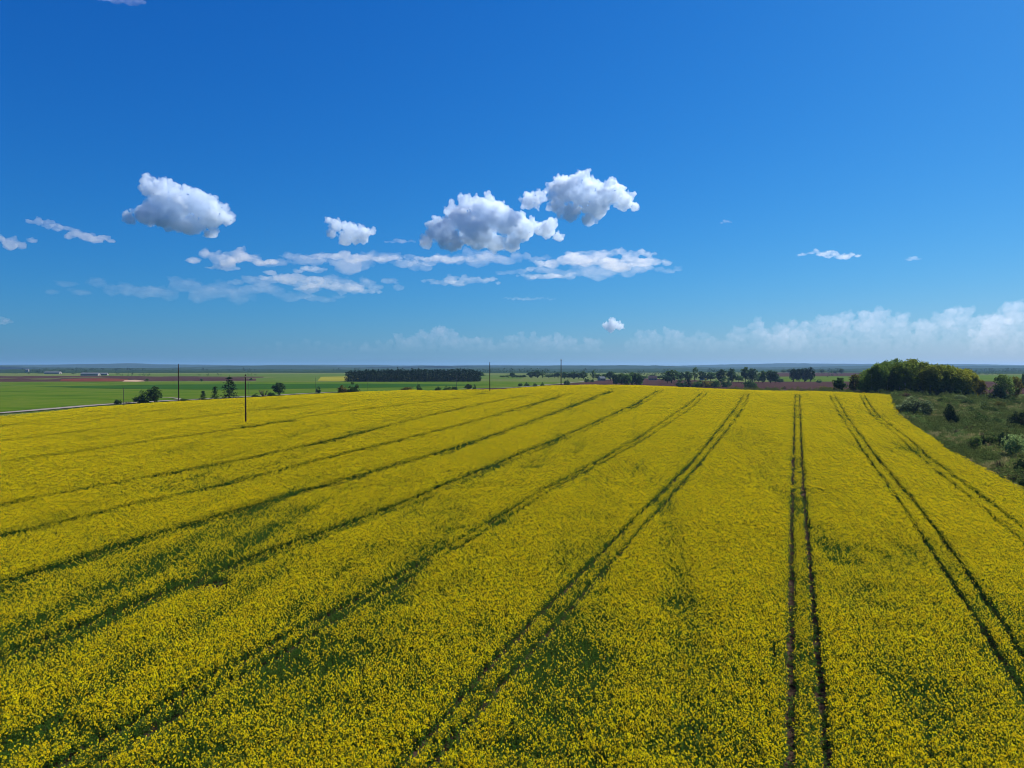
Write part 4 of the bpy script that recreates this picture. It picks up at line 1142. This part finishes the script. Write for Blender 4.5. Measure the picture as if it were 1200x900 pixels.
# ------------------------------------------------------------------ clouds
def icosphere():
    import bmesh
    bm = bmesh.new(); bmesh.ops.create_icosphere(bm, subdivisions=1, radius=1.0)
    v = np.array([x.co[:] for x in bm.verts]); f = np.array([[q.index for q in p.verts] for p in bm.faces]); bm.free(); return v, f
ICO = icosphere()
def cloud_mat(name, density, aniso=.0, noise=None, col=(1, 1, 1), fade=None):
    m, nt, out = new_mat(name); L = nt.links
    pv = nd(nt, 'ShaderNodeVolumePrincipled'); pv.inputs['Color'].default_value = (*col, 1); pv.inputs['Anisotropy'].default_value = aniso
    pv.inputs['Density'].default_value = density
    if noise:
        tc = nd(nt, 'ShaderNodeTexCoord'); mp = nd(nt, 'ShaderNodeMapping'); mp.inputs['Scale'].default_value = noise[1]; L.new(tc.outputs['Object'], mp.inputs[0])
        nz = nd(nt, 'ShaderNodeTexNoise', Scale=noise[0], Detail=4.0, Roughness=.6); L.new(mp.outputs[0], nz.inputs['Vector'])
        mr = nd(nt, 'ShaderNodeMapRange'); mr.inputs['From Min'].default_value = .27; mr.inputs['From Max'].default_value = .70; mr.inputs['To Min'].default_value = 0.0; mr.inputs['To Max'].default_value = density
        L.new(nz.outputs['Fac'], mr.inputs['Value']); L.new(mr.outputs[0], pv.inputs['Density'])
    if fade:                                              # the bank thins out downwards; its density stands in for haze
        tc = nd(nt, 'ShaderNodeTexCoord'); sx = nd(nt, 'ShaderNodeSeparateXYZ'); L.new(tc.outputs['Object'], sx.inputs[0])
        nz = nd(nt, 'ShaderNodeTexNoise', Scale=.06, Detail=4.0, Roughness=.6); L.new(tc.outputs['Object'], nz.inputs['Vector'])
        mr = nd(nt, 'ShaderNodeMapRange'); mr.inputs['From Min'].default_value = fade[0]; mr.inputs['From Max'].default_value = fade[1]; mr.inputs['To Max'].default_value = density * 2.4
        L.new(sx.outputs['Z'], mr.inputs['Value'])
        mu = nd(nt, 'ShaderNodeMath', operation='MULTIPLY'); L.new(mr.outputs[0], mu.inputs[0]); L.new(nz.outputs['Fac'], mu.inputs[1]); L.new(mu.outputs[0], pv.inputs['Density'])
    L.new(pv.outputs[0], out.inputs['Volume'])
    return m
def cloud(lumps, D, label, mfp=5.0, seed=0, puff=1.0, voxel=.75, flat=None, noise=None, group=None, depth=1.0, aniso=.4, col=(.85, .92, .99), rough=1.0, fade=None):
    """lumps: (u, v, radius[, vertical radius]) in pixels of the photograph; the cloud stands at distance D at its real size"""
    rng = np.random.default_rng(seed)
    L = np.array([l if len(l) == 4 else (l[0], l[1], l[2], l[2]) for l in lumps], float)
    cu, cv = L[:, 0].mean(), L[:, 1].mean()
    S = []                                                # x, y, z, rx, rz in px
    for u, v, r, rz in L:
        x, z = u - cu, -(v - cv); y = rng.uniform(-.5, .5) * r * depth
        S.append((x, y, z, r * .82, rz * .82))
        if puff:
            for k in range(int(20 * puff)):
                d = rng.normal(size=3); d /= np.linalg.norm(d)
                if d[2] < -.35: d[2] *= -.5
                s = rng.uniform(.20, .38)
                c = np.array((x + d[0] * r * .76, y + d[1] * r * .76, z + d[2] * rz * .76))
                S.append((*c, r * s, rz * s))
                for j in range(4):
                    e = d * .7 + rng.normal(size=3) * .6; e /= np.linalg.norm(e)
                    q = rng.uniform(.28, .5) * s
                    c2 = c + e * (r * s * .9, r * s * .9, rz * s * .9)
                    S.append((*c2, r * q, rz * q))
                    for i in range(2):
                        g = e * .6 + rng.normal(size=3) * .6; g /= np.linalg.norm(g)
                        S.append((*(c2 + g * q * (r, r, rz) * .9), r * q * .5, rz * q * .5))
    V, Fc = join([(ICO[0] * (a[3], a[3], a[4]) + (a[0], a[1], a[2]), ICO[1]) for a in S])
    if flat is not None:                                  # flattened base
        zb = -(flat - cv); low = V[:, 2] < zb; V[low, 2] = zb + (V[low, 2] - zb) * .18
    tmp = bpy.data.objects.new('tmp', mesh_np('tmp', V, Fc)); C.objects.link(tmp)
    rm = tmp.modifiers.new('r', 'REMESH'); rm.mode = 'VOXEL'; rm.voxel_size = voxel
    for sz, st in ((9.0, 4.5), (4.0, 2.6), (1.8, 1.3)):
        sz *= rough; st *= rough
        tx = bpy.data.textures.new('billow', 'CLOUDS'); tx.noise_scale = sz; tx.noise_depth = 2
        dp = tmp.modifiers.new('d', 'DISPLACE'); dp.texture = tx; dp.strength = st; dp.mid_level = .5
    dg = bpy.context.evaluated_depsgraph_get()
    me = bpy.data.meshes.new_from_object(tmp.evaluated_get(dg)); me.name = 'cloud'
    bpy.data.objects.remove(tmp)
    px = D / F
    me.materials.clear(); me.materials.append(cloud_mat('cloud_vapour', 1.0 / (mfp * px), aniso, noise, col, None if fade is None else (cv - fade[0], cv - fade[1])))
    o = link('cloud', me)
    d = ray(cu, cv); d = d / d[1] * D
    o.location = (d[0], d[1], CAM_Z + d[2]); o.rotation_euler = (0, 0, -math.atan2(d[0], d[1])); s = px * math.hypot(1, d[0] / D)
    o.scale = (s, s, s)
    tag(o, label, 'cloud', group)
    return o
CU = 'fair weather clouds'
cloud([(520, 272, 20), (545, 256, 24), (570, 246, 21), (560, 274, 26), (590, 260, 24), (612, 268, 20), (620, 238, 13), (632, 231, 10), (640, 270, 15), (655, 277, 7), (500, 284, 11), (530, 286, 16), (580, 284, 16), (506, 267, 7), (600, 285, 14)],
      8000, 'largest heaped cumulus cloud with a blue-grey core above the middle', 4.2, 1, flat=297, noise=(.13, (1, 1, 1)), group=CU)
cloud([(664, 224, 21), (680, 213, 15), (690, 230, 26), (712, 228, 19), (730, 238, 14), (742, 245, 6), (668, 250, 14), (690, 257, 11), (653, 240, 12), (700, 246, 16), (715, 216, 8)],
      7000, 'highest bright cumulus right above the largest heap', 4.2, 2, flat=266, noise=(.13, (1, 1, 1)), group=CU)
cloud([(190, 230, 16), (181, 221, 9), (205, 240, 24), (225, 234, 16), (240, 250, 20), (256, 252, 10), (180, 252, 17), (162, 259, 8), (220, 262, 16), (242, 270, 9), (200, 258, 17)],
      6500, 'single broad cumulus with a shaded base on the left', 4.2, 3, flat=272, noise=(.13, (1, 1, 1)), group=CU)
cloud([(395, 265, 9), (410, 270, 12), (425, 273, 10), (435, 271, 6), (390, 275, 7), (405, 281, 10), (416, 279, 10), (425, 280, 8), (386, 260, 5)],
      8000, 'small puffy cumulus left of the largest heap', 4, 4, noise=(.16, (1, 1, 1)), flat=288, voxel=.6, rough=.6, group=CU)
cloud([(718, 381, 8), (711, 382, 6), (726, 383, 6), (716, 387, 5)], 16000, 'tiny grey ball of cloud low above the crest', 6, 5, voxel=.45, rough=.4, group=CU)
WI = 'flat thin cloud strips'
def wisp(pts, D, label, mfp, seed, voxel=1.0):
    rng = np.random.default_rng(seed); L = []
    for u, v, w, h in pts:
        n = max(int(w / h * 1.6), 3)
        for i in range(n):
            t = (i + .5) / n * 2 - 1
            L.append((u + t * w / 2 * .9, v + rng.uniform(-.25, .25) * h, h * rng.uniform(.55, 1.0) * (1.1 - .6 * abs(t)), h * .52 * rng.uniform(.6, 1.1) * (1.1 - .7 * abs(t))))
    return cloud(L, D, label, mfp * 1.3, seed, puff=.35, voxel=voxel, group=WI, noise=(.10, (.5, .5, 1.2)), depth=1.5, rough=.5, col=(1, .985, .985))
wisp([(68, 268, 50, 12), (100, 275, 50, 13)], 7500, 'flat white cloud strip at the far left, right one of two', 10.5, 11)
wisp([(12, 284, 50, 14)], 7500, 'flat white cloud strip cut by the left edge', 10.5, 12)
wisp([(272, 303, 100, 20), (262, 314, 40, 7)], 9000, 'lens-shaped thin cloud under the broad left cumulus', 12.0, 13)
wisp([(415, 301, 130, 15), (520, 303, 90, 10)], 9500, 'long thin cloud strip under the small puffy cumulus', 13.5, 14)
wisp([(345, 326, 80, 16), (395, 337, 110, 14), (365, 318, 40, 12)], 10500, 'lower pale cloud strip left of the middle', 15.0, 15)
wisp([(540, 329, 105, 13), (470, 284, 40, 6)], 10500, 'thin pale strip below the largest heap', 16.5, 16)
wisp([(700, 310, 190, 22), (720, 298, 110, 13), (640, 322, 80, 10)], 9500, 'long ragged cloud strip below and right of the largest heap', 12.8, 17)
wisp([(620, 350, 70, 5)], 12500, 'faintest short strip under the ragged strip', 21.0, 18)
wisp([(965, 296, 30, 8), (985, 300, 36, 9), (945, 297, 14, 5)], 8500, 'lone small white cloud in the right half of the sky', 9.0, 19, .7)
wisp([(1070, 304, 18, 5)], 8500, 'faint speck of cloud right of the lone small cloud', 18.0, 20, .7)
wisp([(851, 260, 14, 4)], 7500, 'tiny cloud fleck high right of the bright cumulus', 12.0, 21, .6)
wisp([(138, -2, 60, 12)], 5000, 'thin cloud cut by the top edge at the left', 33.0, 22)
wisp([(5, 378, 16, 7)], 15000, 'small cloud speck low at the left edge', 15.0, 23, .7)
for i, (pts, D, mf, lab) in enumerate((
    ([(415, 306, 250, 22)], 9800, 34, 'broad thin veil behind the long strip left of the largest heap'),
    ([(560, 303, 190, 20)], 9000, 34, 'thin veil trailing under the largest heap'),
    ([(375, 332, 210, 22)], 11000, 38, 'thin veil around the lower pale strip left of the middle'),
    ([(690, 318, 240, 20)], 9900, 36, 'thin veil around the long ragged strip on the right of the heap'),
    ([(240, 342, 330, 24)], 12500, 80, 'faintest wide veil low in the left half of the sky'))):
    wisp(pts, D, lab, mf, 60 + i)
BK = 'hazy cloud bank along the horizon'
def bank(tops, D, label, mfp, seed, r=10):
    rng = np.random.default_rng(seed); L = []
    us = np.arange(tops[0][0], tops[-1][0], r * 1.2); vt = np.interp(us, [t[0] for t in tops], [t[1] for t in tops])
    for u, v in zip(us, vt):
        rr = r * rng.uniform(.7, 1.6); v = v + rng.uniform(6, 19); L.append((u, v + rr, rr))
        L.append((u + rng.uniform(-4, 4), v + rr * 2.2, rr * 1.1))
        for vb in np.arange(v + rr * 3.2, 416, r * 1.1): L.append((u + rng.uniform(-3, 3), vb, r))
    return cloud(L, D, label, mfp, seed, puff=.8, voxel=.7, group=BK, depth=1.0, rough=.55, fade=(414, 380), col=(.86, .88, .94))
bank([(430, 394), (460, 384), (500, 374), (530, 373), (560, 381), (580, 388)], 30000, 'pinkish hazy cloud dome of the horizon bank left of the middle', 46, 31, 6)
bank([(575, 386), (600, 377), (640, 380), (680, 384), (700, 384)], 31000, 'faint part of the horizon cloud bank behind the tiny grey ball', 46, 32, 6)
bank([(740, 384), (760, 374), (790, 372), (830, 380), (850, 382), (880, 366), (900, 372), (930, 368)], 29000, 'middle right part of the horizon cloud bank', 62, 33, 6)
bank([(925, 370), (960, 364), (1000, 356), (1030, 354), (1060, 364), (1080, 360), (1110, 354), (1130, 358), (1150, 372)], 28000, 'tallest heaped part of the horizon cloud bank on the right', 58, 34, 6)
bank([(1160, 372), (1172, 364), (1190, 348), (1215, 342), (1240, 352)], 27000, 'cloud tower cut by the right edge of the picture', 56, 35, 6)
bank([(300, 396), (330, 391), (380, 389), (410, 393), (440, 397)], 32000, 'very faint low left end of the horizon cloud bank', 130, 36, 5)
